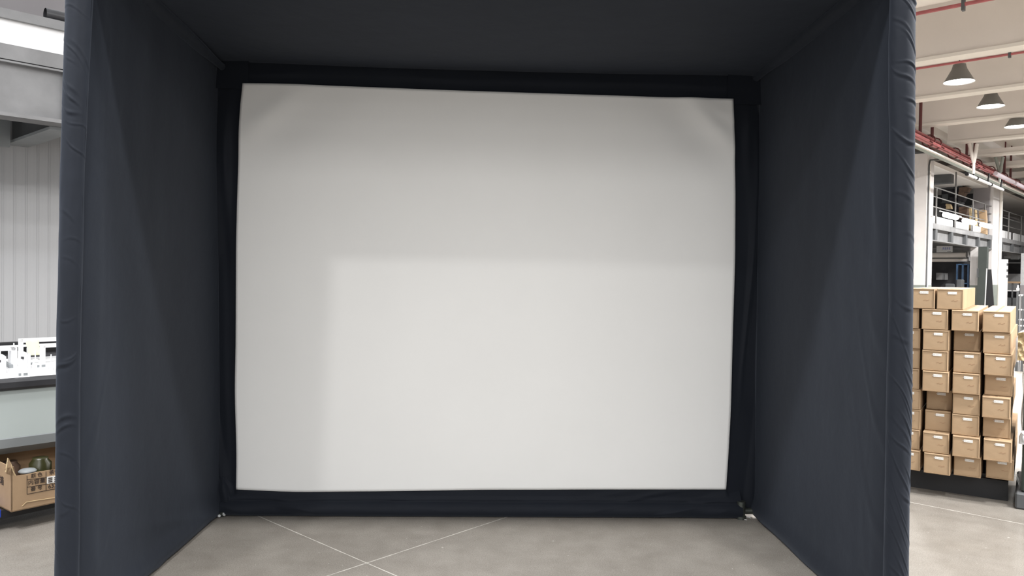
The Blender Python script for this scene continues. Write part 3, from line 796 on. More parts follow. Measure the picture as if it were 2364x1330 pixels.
# dark rack full of goods
u0, u1, v0, v1, z0, z1 = slabU(2172, 418, 2214, 528, 34.0, .7)
t = thing('storage_rack', 'dark storage rack crammed with goods behind the mezzanine railing', 'rack', tuple(BU(u0+.3, (v0+v1)/2, 3.14)))
mb = MB(); mb.bub(u0+.05, u1, v0, v1, 3.14, z1); mb.build('rack_back', M['dark_stuff'], t)
for k in range(4):
    z = lerp(3.3, z1-.15, k/3.3); mb = MB(); mb.bub(u0-.05, u0+.3, v0, v1, z, z+.05); mb.build('shelf', M['steel_dk'], t)
n = 0
for r_ in range(4):
    z = lerp(3.35, z1-.1, r_/3.3)
    v = v0+.03; bxn = 0
    while v < v1-.25:
        w_ = random.uniform(.16, .34); hgt = random.uniform(.15, .33); m_ = random.choice(['brown_stuff', 'dark_stuff', 'carton_dark', 'steel_dk', 'dark_stuff'])
        mb = MB(); mb.bbox((w_, .22, hgt), .02, BU(u0-.02, v+w_/2, z+hgt/2), EV, EU)
        nm = ('bottom', 'second', 'third', 'top')[r_]
        pass
        tag(mb.build('storage_box', M[m_]), 'dim box on the %s shelf of the dark rack, %s from right' % (nm, ('first', 'second', 'third', 'fourth', 'fifth', 'sixth', 'seventh', 'eighth', 'ninth')[bxn]), 'box', 'boxes on the %s shelf of the dark rack' % nm)
        v += w_+.03; n += 1; bxn += 1
# ragged pile of brown cases leaning beside the rack
for k, (x0, y0, x1, y1, m_) in enumerate(((2211, 421, 2227, 431, 'steel_dk'), (2214, 432, 2238, 443, 'brown_stuff'), (2212, 443, 2229, 453, 'brown_stuff'), (2211, 455, 2228, 465, 'dark_stuff'), (2211, 465, 2222, 476, 'steel_dk'), (2213, 478, 2234, 506, 'brown_stuff'))):
    mb = MB(); s_ = slabU(x0, y0, x1, y1, 33.6, .4)
    mb.prism([BU(s_[0], s_[2], s_[5]-.03), BU(s_[0], s_[2]+.08, s_[4]), BU(s_[0], s_[3], s_[4]), BU(s_[0], s_[3], s_[5]), BU(s_[0], s_[2]+.12, s_[5]+.02)], EU*.4)
    tag(mb.build('stacked_case', M[m_]), ('topmost dark grey case of the leaning mezzanine pile', 'longest brown case, second from top of the mezzanine pile', 'short brown case, third in the mezzanine pile', 'dark case in the middle of the mezzanine pile', 'small dark case low in the mezzanine pile', 'tall brown case at the foot of the mezzanine pile')[k], 'case', 'cases piled beside the dark rack')
for k, (x0, y0, x1, y1, U, m_, lb_) in enumerate(((2260, 484, 2278, 520, 33.8, 'carton', 'tan cardboard sheet box behind the railing by the far column'), (2237, 479, 2245, 516, 33.0, 'brownpaper', 'narrow beige sack behind the mezzanine railing post'), (2250, 484, 2255, 518, 33.4, 'brownpaper', 'thin beige roll behind the mezzanine railing, right of the post'), (2183, 470, 2196, 482, 33.2, 'brownpaper', 'small pale crumpled bag in front of the dark rack'))):
    s_ = slabU(x0, y0, x1, y1, U, .25)
    mb = MB(); zb = 3.14 if k < 3 else s_[4]
    mb.prism([BU(s_[0], s_[2], zb), BU(s_[0], s_[3], zb), BU(s_[0], s_[3]-.02, lerp(zb, s_[5], .5)), BU(s_[0], s_[3]+.01, s_[5]-.05), BU(s_[0], s_[3]-.1*(s_[3]-s_[2]), s_[5]), BU(s_[0], s_[2]+.05, s_[5]-.02), BU(s_[0], s_[2]+.02, lerp(zb, s_[5], .6))], EU*.25)
    tag(mb.build('paper_sack' if k else 'cardboard_box', M[m_]), lb_, 'sack' if k else 'box')

# under the near bay: dim room across, sign, roller shutter, blue rack
UC = 33.0
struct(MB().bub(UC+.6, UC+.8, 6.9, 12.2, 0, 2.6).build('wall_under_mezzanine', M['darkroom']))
s_ = slabU(2130, 568, 2244, 588, UC-.3, .4)
t = thing('roller_shutter', 'rolled-up grey shutter box across the opening under the mezzanine', 'shutter', tuple(BU(UC, 8, 2.2)))
mb = MB()
for k in range(9):
    z = 2.12 + k*.055; mb.bub(UC-.15+.02*(k % 2), UC+.1, 6.95, 10.5, z, z+.05)
mb.build('slat_curtain', M['steel'], t)
zc = atU(2200, 592, UC-.2).z; zd = atU(2200, 601, UC-.2).z
mb = MB(); mb.tube([BU(UC-.22, 7.02, zc+.05), BU(UC-.22, 10.5, zc+.05)], .10, 14); mb.build('shutter_drum', M['cream'], t)
mb = MB(); mb.tube([BU(UC-.20, 6.98, zd), BU(UC-.20, 10.5, zd)], .06, 12); mb.build('guide_bar', M['cream'], t)
b_ = slabU(2234, 580, 2239, 593, UC-.35, .04)
mb = MB(); mb.prism([BU(b_[0], b_[2], b_[4]), BU(b_[0], b_[3], b_[4]), BU(b_[0], b_[3], b_[5])], EU*.04); mb.build('end_bracket', M['white'], t)
s_ = slabU(2162, 568, 2199, 582.5, UC-.5, .03)
t = thing('notice_board', 'small white sign with blue lettering under the mezzanine beam', 'sign', tuple(BU(s_[0], (s_[2]+s_[3])/2, s_[4])))
mb = MB(); mb.bub(*s_); mb.build('board', M['ash'], t)
mb = MB(); hgt = s_[5]-s_[4]; wid = s_[3]-s_[2]; bl = mat('sign_blue_ink', (.12, .16, .5), .6)
for k in range(4):
    vc = s_[3]-wid*(.42+.13*k); zc_ = s_[4]+hgt*.58; q = wid*.045
    mb.bub(s_[0]-.006, s_[0], vc-q, vc+q, zc_+hgt*.14, zc_+hgt*.19); mb.bub(s_[0]-.006, s_[0], vc-q*.9, vc+q, zc_-.0, zc_+hgt*.05)
    mb.bub(s_[0]-.006, s_[0], vc-q*.15, vc+q*.15, zc_-hgt*.2, zc_+hgt*.25); mb.bub(s_[0]-.006, s_[0], vc-q*(1 if k % 2 else -.2), vc+q, zc_-hgt*.2, zc_-hgt*.15)
mb.build('lettering', bl, t)
mb = MB(); mb.bub(s_[0]-.006, s_[0], s_[3]-wid*.92, s_[3]-wid*.68, s_[4]+hgt*.08, s_[4]+hgt*.14); mb.build('lettering', M['ink'], t)
# blue frame rack
s_ = slabU(2209, 609, 2235, 668, UC-.4, .45)
t = thing('blue_rack', 'blue metal framed rack in the dim room under the mezzanine', 'rack', tuple(BU(s_[0]+.2, (s_[2]+s_[3])/2, 0)))
z1 = s_[5]; va, vb = s_[2], s_[3]
for v in (va, (va+vb)/2, vb): mb = MB(); mb.bub(s_[0], s_[0]+.06, v-.03, v+.03, 0, z1); mb.build('upright', M['bluerack'], t)
for z in (z1-.05, z1*.62, z1*.3): mb = MB(); mb.bub(s_[0], s_[0]+.45, va, vb, z, z+.05); mb.build('shelf', M['bluerack'], t)
mb = MB(); mb.bub(s_[0]+.3, s_[0]+.33, va, vb, 0, z1); mb.build('mesh_back', M['navy'], t)
s_ = slabU(2161, 630, 2175, 646, UC-.3, .12)
mb = MB(); mb.bub(s_[0], s_[0]+.85, *s_[2:]) ; tag(mb.build('meter_box', M['steel']), 'small grey control box on the dim wall under the mezzanine', 'control box')
mb = MB(); mb.bub(*slabU(2239, 560, 2259, 700, UC-.6, .5)[:4], 1.2, 2.6); mb.bub(*slabU(2239, 560, 2259, 700, UC-.6, .5)[:4], 0, 1.2, 1)
struct(mb.build('wall_pier', [M['column'], M['dado']]))
# machine silhouettes
for k, (x0, y0, x1, y1) in enumerate(((2206, 645, 2222, 672), (2180, 655, 2204, 672))):
    s_ = slabU(x0, y0, x1, y1, UC-1.2, .3); mb = MB(); mb.bbox(((s_[3]-s_[2]), .3, s_[5]), .04, BU(s_[0]+.15, (s_[2]+s_[3])/2, s_[5]/2), EV, EU)
    tag(mb.build('workshop_machine', M['steel_dk']), ('dark machine in front of the blue rack, behind the carton stack', 'low dark machine left of the blue rack, behind the carton stack')[k], 'machine')
# dark grey-green steel post and black leaning panel
s_ = slabU(2257, 575, 2277, 690, 31.8, .35)
t = thing('steel_post', 'dark grey green steel post under the end of the near mezzanine beam', 'post', tuple(BU(s_[0], (s_[2]+s_[3])/2, 0)))
mb = MB(); mb.bub(s_[0], s_[0]+.3, s_[2], s_[3], 0, 2.6); mb.build('shaft', M['greenpost'], t)
q_ = slabU(2255, 620, 2258, 640, 31.7, .1); mb = MB(); mb.bub(*q_); mb.build('side_box', M['steel_dk'], t)
U1 = 29.0
pl_ = [atU(2276, 690, U1), atU(2293, 690, U1), atU(2288, 622, U1), atU(2279, 622, U1)]
pl_[0] = pl_[0] + (pl_[0]-pl_[3])*((pl_[0].z)/(pl_[3].z-pl_[0].z)); pl_[1] = pl_[1] + (pl_[1]-pl_[2])*((pl_[1].z)/(pl_[2].z-pl_[1].z))
mb = MB(); mb.prism(pl_, EU*.06); tag(mb.build('leaning_board', M['black']), 'tall narrow black tapering panel standing in front of the far column', 'panel')
w0 = atU(2274, 700, U1-.1); w1 = atU(2278, 620, U1-.1)
w0 = w0 + (w0-w1)*(w0.z/(w1.z-w0.z))
mb = MB(); mb.tube([w0, w1], .018, 8); tag(mb.build('white_pole', M['ash']), 'thin pale pole leaning beside the tapering black panel', 'pole')

# under the far bay at the right edge
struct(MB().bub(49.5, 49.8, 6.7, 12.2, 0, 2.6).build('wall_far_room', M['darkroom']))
UD = 48.0
s_ = slabU(2333, 588, 2351, 599, 44, .3)
mb = MB(); mb.bub(*s_); mb.bub(s_[0]+.1, s_[0]+.14, s_[2]+.1, s_[2]+.14, s_[5], 3.0); mb.bub(s_[0]+.1, s_[0]+.14, s_[3]-.14, s_[3]-.1, s_[5], 3.0); tag(mb.build('air_unit', M['ash']), 'pale grey unit hung below the far mezzanine beam', 'air conditioner')
mb = MB(); s_ = slabU(2318, 606, 2356, 608, 46, .1); mb.bub(*s_); mb.bub(*slabU(2318, 591, 2335, 596, 46, .1)); tag(mb.build('ceiling_pipe', M['white']), 'thin white pipes crossing below the far mezzanine', 'pipe')
mb = MB(); s_ = slabU(2310, 632, 2358, 652, 47, .1); mb.bub(s_[0], s_[1], s_[2], s_[3], .9, s_[5]); tag(mb.build('low_partition', M['ash']), 'pale low partition in the far room beside the slotted duct', 'partition')
t = thing('work_table', 'brown topped work table in the far room behind the cartons', 'table', tuple(BU(40, V_(atU(2338, 650, 40)), 0)))
s_ = slabU(2318, 650, 2356, 654, 40, .8)
mb = MB(); mb.bub(*s_); mb.build('tabletop', M['carton_dark'], t)
for v in (s_[2]+.05, (s_[2]+s_[3])/2, s_[3]-.05): mb = MB(); mb.bub(s_[0]+.05, s_[0]+.1, v-.03, v+.03, 0, s_[4]); mb.build('leg', M['steel_dk'], t)
mb = MB(); mb.bub(s_[0]+.05, s_[1], s_[2], s_[3], s_[4]*.72, s_[4]*.76); mb.build('shelf', M['white'], t)
mb = MB(); mb.bub(s_[0]+.05, s_[1], s_[2], s_[3], s_[4]*.2, s_[4]*.5); mb.build('lower_shelf', M['steel_dk'], t)
mb = MB(); a_ = slabU(2356, 570, 2376, 700, 40, .5); mb.bub(*a_[:4], 1.2, 2.6); mb.bub(*a_[:4], 0, 1.2, 1); struct(mb.build('wall_pier', [M['ash'], M['greywall']]))
# white metal trolley right behind the stack
t = thing('wire_trolley', 'pale metal frame trolley behind the carton stack at the right edge', 'trolley', tuple(BU(14, V_(atU(2358, 700, 14)), 0)))
for k, (x, y0) in enumerate(((2350, 672), (2356, 680), (2363, 680), (2372, 680))):
    p = atU(x, y0, 14); m_ = 'steel_dk' if k != 1 else 'steel'
    mb = MB(); mb.tube([BU(14, V_(p), 0), BU(14, V_(p), p.z)], .018, 8); mb.build('upright', M[m_], t)
for y in (682, 715, 738, 752):
    a, b = atU(2352, y, 14), atU(2380, y+1, 14); mb = MB(); mb.tube([a, BU(14, V_(b), a.z)], .016, 8); mb.build('shelf_rail', M['white'], t)
p = atU(2350, 668, 14); mb = MB(); mb.lathe([(.001, 0), (.02, 0), (.022, .03), (.012, .05), (.01, .08), (.001, .085)], BU(14, V_(p), p.z-.02), 12)
mb.build('finial', M['white'], t)

# V shaped roof struts
for k, (x, y0, y1) in enumerate(((2248, 332, 376), (2308, 362, 400))):
    U = 24.5 if k == 0 else 30
    b_ = atU(x, y1, U); a1 = atU(x-10, y0, U); a2 = atU(x+8, y0, U)
    mb = MB(); mb.tube([b_, a1], .05, 6); mb.tube([b_, a2], .05, 6); mb.tube([b_, b_-Vector((0, 0, .3))], .04, 6)
    tag(mb.build('roof_strut', M['cream'] if k == 0 else M['duct_green']), ('cream V shaped strut under the roof above the red pipes', 'grey green V shaped strut farther along above the red pipes')[k], 'strut')

# ------------------------------------------------------------------ left side: mezzanine beam
VL2 = 7.19
t = thing('mezzanine_beam', 'massive grey steel mezzanine beam high at the left of the enclosure', 'beam', tuple(BU(1, VL2, 2.6)))
mb = MB(); mb.bub(-6, 5.5, VL2, VL2+.22, 2.60, 2.63); mb.build('bottom_flange', M['steel'], t)
mb = MB(); mb.bub(-6, 5.5, VL2+.06, VL2+.08, 2.63, 3.03); mb.build('web', M['steel'], t)
mb = MB(); mb.bub(2.24, 2.27, VL2+.0, VL2+.06, 2.63, 3.03); mb.build('stiffener', M['steel'], t)
mb = MB(); mb.bub(-6, 5.5, VL2, VL2+.22, 3.03, 3.045); mb.bub(-6, 5.5, VL2+.008, VL2+.2, 3.055, 3.175); mb.build('top_flange', M['steel'], t)
mb = MB(); mb.bub(-6, 5.5, VL2+.03, VL2+.12, 3.175, 3.375); o = mb.build('edge_board', M['white'], t); plabel(o, 'white board along the top of the beam')
mb = MB(); mb.bub(-6, 5.5, VL2-.01, VL2+.14, 3.375, 3.45); mb.build('top_channel', M['steel'], t)
struct(MB().bub(-6, 5.5, VL2+.22, 12.2, 3.03, 3.12).build('floor_mezzanine', M['steel_md']))
# cross beam running back beneath it
ub = U_(atV(40, 330, VL2+.2))
t = thing('cross_beam', 'dark box-like cross beam running back under the left mezzanine', 'beam', tuple(BU(ub, 8, 2.3)))
xl, xr = U_(atZ(60, 316, 2.58)), U_(atZ(100, 328, 2.58)); ve = min(VW-.02, V_(atZ(51, 345, 2.58)))
print('cross', xl, xr, ve)
mb = MB(); mb.bub(xl+.06, xl+.10, VL2+.23, ve, 2.60, 3.02); mb.build('web', M['steel_dk'], t)
mb = MB(); mb.bub(xl, xr, VL2+.23, ve, 2.575, 2.60); mb.build('bottom_flange', M['steel_md'], t)
q_ = slabV(-40, 280, 24, 336, ve-.3, .05); mb = MB(); mb.bub(q_[0], q_[1], q_[2], q_[3], q_[4], 3.02); mb.build('end_plate', M['steel_md'], t)
# black roller on top of the beam
p = atV(104, 42, VL2+.06)
t = thing('black_roller', 'black tube roll lying on top of the left mezzanine beam', 'roll', tuple(p))
mb = MB(); ua_ = U_(p)
mb.tube([BU(ua_, VL2+.06, 3.50), BU(ua_+2.5, VL2+.06, 3.50)], .048, 20, cap=False); mb.tube([BU(ua_+2.5, VL2+.06, 3.50), BU(ua_, VL2+.06, 3.50)], .040, 20, cap=False); mb.build('tube_shell', M['blackrub'], t)
mb = MB(); mb.tube([BU(ua_+.10, VL2+.06, 3.50), BU(ua_+.11, VL2+.06, 3.50)], .041, 20); mb.build('inner_core', M['black'], t)
mb = MB(); mb.bub(1.6, 1.86, 11.9, 12.2, 3.1, 6.7); struct(mb.build('trim_2', M['ceil']))

# ------------------------------------------------------------------ left side: machine table with white fixtures
VT = 4.8
t = thing('machine_bench', 'long machine bench with white bed, black rounded rim and pale metal front', 'bench', tuple(BU(0, 5.4, 0)))
UA, UE = -1.6, 2.6
mb = MB(); mb.bub(UA, UE, VT+.03, 5.95, .745, .775); o = mb.build('bed', M['white'], t)
prof = [(VT+.05, .782), (VT+.015, .778), (VT, .765), (VT, .735), (VT+.01, .722), (VT+.03, .716), (VT+.06, .716)]
mb = MB()
for a, b in zip(prof[:-1], prof[1:]): mb.add([BU(UA, a[0], a[1]), BU(UE, a[0], a[1]), BU(UE, b[0], b[1]), BU(UA, b[0], b[1])], [(0, 1, 2, 3)], 0, True)
mb.add([BU(UE, v, z) for v, z in prof], [tuple(range(len(prof)))]); mb.add([BU(UA, v, z) for v, z in prof], [tuple(range(len(prof)))])
mb.build('rim', M['blackrub'], t)
mb = MB(); mb.bub(UA+.02, UE-.02, VT+.025, VT+.06, .46, .717); mb.build('front_panel', M['steel_lt'], t)
prof = [(VT+.025, .46), (VT+.022, .455), (VT+.03, .405), (VT+.10, .36), (VT+.26, .35), (VT+.72, .35)]
mb = MB()
for a, b in zip(prof[:-1], prof[1:]): mb.add([BU(UA, a[0], a[1]), BU(UE, a[0], a[1]), BU(UE, b[0], b[1]), BU(UA, b[0], b[1])], [(0, 1, 2, 3)], 0, True)
mb.build('lower_skirt', M['steel_md'], t)
mb = MB(); mb.bub(UA+.02, UE-.02, 5.5, 5.9, .33, .745); mb.build('carcass', M['steel_dk'], t)
for u in (UA+.1, UE-.2):
    for v in (5.4, 5.75): mb = MB(); mb.bub(u, u+.08, v, v+.08, 0, .33); mb.build('leg', M['steel_dk'], t)
# black back beam with pale rails
mb = MB(); mb.bub(UA, UE, 5.95, 6.06, .70, .795); mb.build('back_trough', M['blackrub'], t)
zb0 = atV(60, 815, 6.06).z; zb1 = atV(0, 792, 6.06).z
mb = MB(); mb.bub(UA, UE, 6.06, 6.12, zb0-.1, zb1); mb.build('back_fence', M['black'], t)
z_ = atV(0, 803, 6.03).z; mb = MB(); mb.bub(UA, UE, 6.02, 6.05, z_-.001, z_+.012); mb.build('guide_rail', M['white'], t)
GW = 'white fixture frames on the machine bench'
# white gantry frame: upright at x=50 and arm to the right
def frame_piece(parts, label, cat='fixture frame', name='bench_jig'):
    t_ = thing(name, label, cat, tuple(parts[0][2][0]), 0, GW)
    for nm, m_, (pt, args) in parts:
        mb_ = MB(); mb_.bub(*args); mb_.build(nm, M[m_], t_)
    return t_
def S(x0, y0, x1, y1, V, th=.03):
    s_ = slabV(x0, y0, x1, y1, V, th); return (BU(s_[0], s_[2], s_[4]), s_)
def SU(x0, y0, x1, y1, V, zbase, th=.03):
    s_ = list(slabV(x0, y0, x1, y1, V, th)); s_[4] = zbase; return (BU(s_[0], s_[2], s_[4]), tuple(s_))
V1 = 5.78
a1 = list(slabV(45, 779, 150, 784, V1, .03)); zt_ = atV(50, 783, V1).z
frame_piece([('upright', 'white', SU(45, 783, 54, 830, V1, .775)),
             ('arm', 'white', (BU(a1[0], V1, zt_), (a1[0], a1[0]+1.2, V1, V1+.03, zt_-.024, zt_+.002)))], 'tall white fixture frame with long arm at the back of the bench')
V2 = 5.55; zt2 = atV(100, 798, V2).z; a2 = slabV(95, 797, 106, 830, V2, .03)
frame_piece([('upright', 'white', SU(95, 798, 105, 846, V2, .775)),
             ('arm', 'white', (BU(a2[0], V2, zt2), (a2[0], a2[0]+1.2, V2, V2+.03, zt2-.014, zt2+.003)))], 'white fixture frame with lower arm running behind the black sleeve')
V3 = 5.45; zt3 = atV(33, 803, V3).z; a3 = slabV(27, 803, 40, 840, V3, .06)
frame_piece([('upright', 'white', SU(26, 803, 40, 842, V3, .775, .07)),
             ('arm', 'white', (BU(a3[0], V3, zt3), (a3[0]-1.4, a3[1]-.01, V3, V3+.03, zt3-.016, zt3)))], 'white fixture frame with thick upright left of the yellow paper')
frame_piece([('upright', 'white', SU(-6, 808, 2, 845, V3, .775)), ('block', 'white', SU(-8, 820, 7, 846, V3-.1, .775, .08))], 'white fixture block at the extreme left of the bench')
# side plates stepping down towards the viewer
def wedge(x0, y0, x1, y1, yb0, yb1, V, label):
    u0, u1 = U_(atV(x0, y0, V)), U_(atV(x1, y1, V - .16)); 
    z0_, z1_ = atV(x0, y0, V).z, atV(x1, y1, V-.16).z
    t_ = thing('fixture_plate', label, 'fixture plate', tuple(BU(u0, V, .775)), 0, GW)
    mb_ = MB(); d = Vector((0, 0, 0)) + EU*.02
    mb_.prism([BU(u0, V, .775), BU(u1, V-.16, .775), BU(u1, V-.16, z1_), BU(u0, V, z0_)], d); mb_.build('plate', M['white'], t_)
    pm = BU(lerp(u0, u1, .6), V-.10, lerp(z0_, z1_, .6)-.03)
    dirv = (BU(u1, V-.16, 0)-BU(u0, V, 0)).normalized()
    mb_ = MB(); mb_.box(pm - EU*.006, (.03, .006, .014), dirv, EU); mb_.build('slot', M['black'], t_)
    return t_
wedge(41, 810, 62, 818, 840, 850, 5.45, 'white slotted side plate stepping down beside the thick upright')
wedge(-4, 818, 5, 824, 840, 850, 5.3, 'white slotted side plate at the extreme left of the bench')
# thin pins
for k, (x, y0, y1, V, m_) in enumerate(((32, 792, 803, 5.5, 'white'), (63, 803, 851, 5.1, 'ash'), (81.5, 809, 823, 5.7, 'white'), (118, 818, 847, 5.15, 'ash'))):
    p = atV(x, y0, V); zb = .775 if k else zt3
    t_ = thing('locating_pin', ('short white pin on top of the thick upright', 'tall thin pin in front of the yellow paper', 'short white pin right of the yellow paper', 'thin grey pin near the black sleeve')[k], 'pin', tuple(BU(U_(p), V, zb)), 0, 'locating pins on the machine bench')
    mb = MB(); mb.tube([BU(U_(p), V, zb), BU(U_(p), V, p.z)], .0036, 8); mb.build('rod', M[m_], t_)
    mb = MB(); mb.tube([BU(U_(p), V, zb), BU(U_(p), V, zb+.012)], .014, 10); mb.build('foot', M[m_], t_)
# low rails lying on the bed
for k, (x0, y0, x1, y1, lb_) in enumerate(((2, 833, 26, 846, 'dark grooved rail lying on the white bed at the far left'), (46, 866, 62, 869, 'low white clamp block at the front of the bench bed'), (88, 843, 104, 853, 'low white block with slots near the black sleeve'), (70, 838, 90, 846, 'low white slotted block behind the tall pin'))):
    p = atZ(x0, y0, .785); q = atZ(x1, y1, .785); d = (q-p); d.z = 0
    if k == 0: mb = MB(); mb.box((p+q)/2, (d.length, .02, .02), d.normalized(), Vector((0, 0, 1)).cross(d.normalized()), mi=0); o = mb.build('bed_rail', M['steel_md'])
    else:
        c = (p+q)/2 + EV*.03; c.z = .792; mb = MB(); mb.bbox((.07, .05, .034), .003, c, EU, EV)
        mb.box(c - EV*.0255 + EU*.012, (.02, .002, .014), EU, EV, mi=1); mb.box(c - EV*.0255 - EU*.016, (.012, .002, .014), EU, EV, mi=1)
        o = mb.build('clamp_block', [M['white'], M['steel_md']])
    tag(o, lb_, 'rail' if k == 0 else 'clamp')
# yellow paper flap
py = atV(59, 792, 5.74); pu = U_(py)
def ypaper(a, t):
    u = pu + .075*a*(1-.1*t); z = py.z + .004 - .085*t
    if t < .06: z += .012*(1 if a < .38 else (.2 if a < .55 else 1.1))
    return BU(u + .012*t, 5.735 - .02*t + .004*math.sin(a*6), z)
mb = MB(); mb.grid(ypaper, 16, 16)
tag(solid(mb.build('yellow_paper', M['yellow'], fixn=False), .002), 'torn pale yellow paper hanging among the white fixtures', 'paper')

# ------------------------------------------------------------------ printed carton on a blue dolly, lower left
ZBX = .11
cA = atZ(26, 1183, ZBX); u0, v0 = U_(cA), V_(cA)
cB_ = atZ(130, 1161, ZBX)
CU = math.atan2((cB_-cA).y, (cB_-cA).x)
ex = Vector((math.cos(CU), math.sin(CU), 0)); ey = Vector((-math.sin(CU), math.cos(CU), 0))
print('carton', u0, v0, cA, (cB_-cA).length)
hz_f = [hitp(ey, cA.dot(ey), 36, 1099).z, hitp(ey, cA.dot(ey), 130, 1084).z]
ztop = .345
print('front heights', hz_f, ztop)
BW, BD = .62, .42
t = thing('printed_carton', 'torn open brown carton printed with black Chinese characters beneath the machine bench', 'carton', tuple(cA), CU)
O3 = Vector((cA.x, cA.y, 0))
def LP(x, y, z): return O3 + ex*x + ey*y + Vector((0, 0, z))
s0 = (hitp(ey, cA.dot(ey), 36, 1099)-cA).dot(ex)
zf0, zf1 = hz_f
tw = .006
slope = (zf1-zf0)/((hitp(ey, cA.dot(ey), 130, 1084)-cA).dot(ex)-s0)
mb = MB()
# front wall with ragged low tear, corner strip rising to the full height
fr = [(0, ZBX), (BW, ZBX), (BW, zf0+slope*(BW-s0)), (s0+.2, zf0+slope*.2), (s0+.12, zf0+slope*.12+.003), (s0+.05, zf0+slope*.05-.002), (s0, zf0), (s0-.012, zf0+.03), (s0-.02, zf0+.06), (s0-.034, zf0+.10), (s0-.042, ztop-.03), (s0-.05, ztop), (.012, ztop+.002), (0, ztop)]
mb.prism([LP(x, 0, z) for x, z in fr], ey*tw); mb.build('front_wall', M['carton_dark'], t)
mb = MB(); mb.prism([LP(0, 0, ZBX), LP(0, BD, ZBX), LP(0, BD, ztop+.01), LP(0, 0, ztop)], ex*tw); mb.build('side_wall', M['carton_dark'], t)
mb = MB(); mb.prism([LP(BW-tw, 0.006, ZBX), LP(BW-tw, BD, ZBX), LP(BW-tw, BD, ztop), LP(BW-tw, .006, ztop-.1)], ex*tw); mb.build('side_wall', M['carton_dark'], t)
mb = MB(); mb.prism([LP(0, BD, ZBX), LP(BW, BD, ZBX), LP(BW, BD, ztop), LP(0, BD, ztop)], -ey*tw); mb.build('rear_wall', M['carton_dark'], t)
mb = MB(); mb.prism([LP(0, 0, ZBX), LP(BW, 0, ZBX), LP(BW, BD, ZBX), LP(0, BD, ZBX)], Vector((0, 0, .006))); mb.build('carton_base', M['carton_dark'], t)
# torn paper edge, pale strip at the lower edge
mb = MB(); mb.tube([LP(s0+.03, -.002, ZBX+.02), LP(s0+.05, -.003, ZBX+.038), LP(s0+.1, -.003, ZBX+.036), LP(s0+.2, -.003, ZBX+.03), LP(.40, -.003, ZBX+.025), LP(BW, -.003, ZBX+.012)], .0018, 6)
mb.tube([LP(s0, .003, zf0), LP(s0-.012, .003, zf0+.03), LP(s0-.02, .003, zf0+.06), LP(s0-.034, .003, zf0+.10), LP(s0-.045, .003, ztop-.02)], .004, 6)
o = mb.build('torn_edge', M['brownpaper'], t); plabel(o, 'pale torn paper edge')
# printed table lines
def fpx(x, y): p = hitp(ey, cA.dot(ey), x, y); return (p-cA).dot(ex), p.z
def bar(mb, a, b, w_=.0022):
    A_ = LP(a[0], -.0012, a[1]); B_ = LP(b[0], -.0012, b[1]); d = (B_-A_); mb.box((A_+B_)/2, (d.length, .0015, w_), d.normalized(), ey, d.normalized().cross(ey))
mb = MB()
g = {}
L0, L1, L2, L3 = [fpx(62, 1098.5), fpx(62, 1107.5), fpx(62, 1125), fpx(62, 1141)]
R0, R1, R2, R3 = [fpx(140, 1084), fpx(140, 1098.5), fpx(140, 1112), fpx(140, 1126)]
M0, M3 = fpx(106, 1089), fpx(106, 1132)
bar(mb, L0, L3); bar(mb, M0, M3)
for a, b in ((L1, R1), (L2, R2), (L3, R3)): bar(mb, a, b)
mb.build('printed_table', M['ink'], t)
def text_mesh(body, size):
    cu = bpy.data.curves.new('txt', 'FONT'); cu.body = body; cu.size = size; cu.extrude = .0003; cu.align_x = 'CENTER'; cu.align_y = 'CENTER'; cu.offset = size*.006
    ob = bpy.data.objects.new('txt', cu); COL.objects.link(ob); bpy.context.view_layer.update()
    dg = bpy.context.evaluated_depsgraph_get(); me = bpy.data.meshes.new_from_object(ob.evaluated_get(dg)); bpy.data.objects.remove(ob); return me
def put_text(body, px, size, parent, name='printed_text', m_='ink', sx=1):
    c = fpx(*px); me = text_mesh(body, size); me.name = name; me.materials.clear(); me.materials.append(M[m_])
    tilt = math.atan2(R2[1]-L2[1], R2[0]-L2[0])
    ob = bpy.data.objects.new(name, me); COL.objects.link(ob); ob.parent = parent
    W_ = Matrix.Translation(LP(c[0], -.0015, c[1])) @ Matrix.Rotation(CU, 4, 'Z') @ Matrix.Rotation(math.pi/2, 4, 'X') @ Matrix.Diagonal((sx, 1, 1, 1))
    ob.matrix_basis = TREE[parent.name].inverted() @ W_
    print(name, body.encode('unicode_escape'), len(me.vertices), [round(q, 3) for q in ob.dimensions])
    return ob
put_text('顔 色', (84.5, 1097.5), .0245, t)
put_text('内容量', (84.5, 1112.5), .0285, t)
put_text('番 号', (84, 1128), .0255, t)
put_text('茶', (119, 1091), .0265, t); put_text('色', (131, 1089), .0265, t)
put_text('63X', (122.5, 1122), .030, t)
# sticker with rows of tiny print
a, b, c, d = fpx(108, 1101), fpx(142, 1096), fpx(142, 1111), fpx(108, 1117)
mb = MB(); mb.prism([LP(q[0], -.003, q[1]) for q in (d, c, b, a)], ey*.0025); st = mb.build('sticker', M['sticker'], t)
mb = MB()
for r_ in range(3):
    for k, x in enumerate((112, 114.4, 116.8, 119.2, 126, 129)):
        q = fpx(x, 1104.2+r_*4.2-(x-112)*.12); mb.box(LP(q[0], -.0035, q[1]), (.0048, .0008, .006), ex, ey)
mb.build('sticker_text', M['ink'], st)
# characters on the side wall (cut by the frame edge)
me_ = text_mesh('箱', .05); me_.materials.clear(); me_.materials.append(M['ink'])
ob = bpy.data.objects.new('printed_text', me_); COL.objects.link(ob); ob.parent = t
sp_ = hitp(ex, cA.dot(ex), 5, 1111)
ob.matrix_basis = TREE[t.name].inverted() @ (Matrix.Translation(sp_ - ex*.0015) @ Matrix.Rotation(CU-math.pi/2, 4, 'Z') @ Matrix.Rotation(math.pi/2, 4, 'X'))
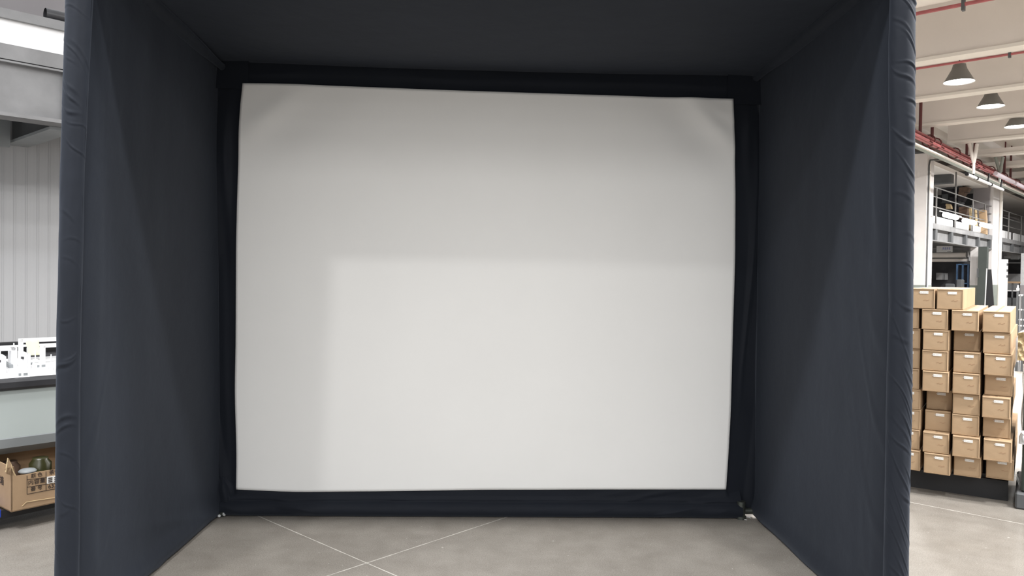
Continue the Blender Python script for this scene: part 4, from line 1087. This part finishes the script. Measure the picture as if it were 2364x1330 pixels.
# contents
for k, (x, y, r_, h_, m_, lb_) in enumerate(((.20, .16, .055, ztop-.015, 'olive', 'dark olive glass jar inside the torn carton, left one'), (.33, .15, .05, ztop-.005, 'olive', 'olive glass jar in the torn carton, right one'), (.10, .30, .05, ztop-.04, 'brown_stuff', 'dark brown roll at the back of the torn carton'))):
    mb = MB(); mb.lathe([(.001, 0), (r_, 0), (r_, h_-ZBX-.03), (r_*.7, h_-ZBX-.01), (r_*.7, h_-ZBX), (.001, h_-ZBX)], LP(x, y, ZBX+.007), 20)
    tag(mb.build('glass_jar' if k < 2 else 'cloth_roll', M[m_]), lb_, 'jar' if k < 2 else 'roll')
kp = (hitp(ey, cA.dot(ey)+.08, 60, 1086)); kx = (kp-cA).dot(ex)
t2 = thing('round_knob', 'grey mushroom-shaped knob sticking up inside the torn carton', 'knob', tuple(LP(kx, .06, ZBX+.007)))
mb = MB(); mb.lathe([(.012, 0), (.011, kp.z-ZBX-.012), (.018, kp.z-ZBX-.004)], LP(kx, .06, ZBX+.007), 16); mb.build('stem', M['ash'], t2)
mb = MB(); mb.lathe([(.001, -.002), (.042, -.002), (.044, .006), (.034, .014), (.001, .018)], LP(kx, .06, kp.z-.004), 20); mb.build('head', M['steel_md'], t2)
# blue dolly under the carton
t = thing('blue_dolly', 'bright blue wheeled dolly under the printed brown carton', 'dolly', tuple(LP(.2, .2, 0)), CU)
mb = MB(); mb.box(LP(.22, .26, .085), (.60, .36, .045), ex, ey); mb.build('shaded_deck', M['black'], t)  # dolly deck coloured black for the shadow beneath the carton
mb = MB(); mb.box(LP(-.085, .19, .092), (.13, .22, .04), ex, ey); mb.build('corner', M['blue'], t)
for x in (-.1, .5):
    for y in (.12, .38):
        c = LP(x, y, .035); mb = MB(); mb.tube([c-ex*.012, c+ex*.012], .035, 16); wz = mb.build('wheel', M['black'], t)
        mb = MB(); mb.box(c+Vector((0, 0, .03)), (.03, .03, .03), ex, ey); mb.build('fork', M['steel_dk'], wz)
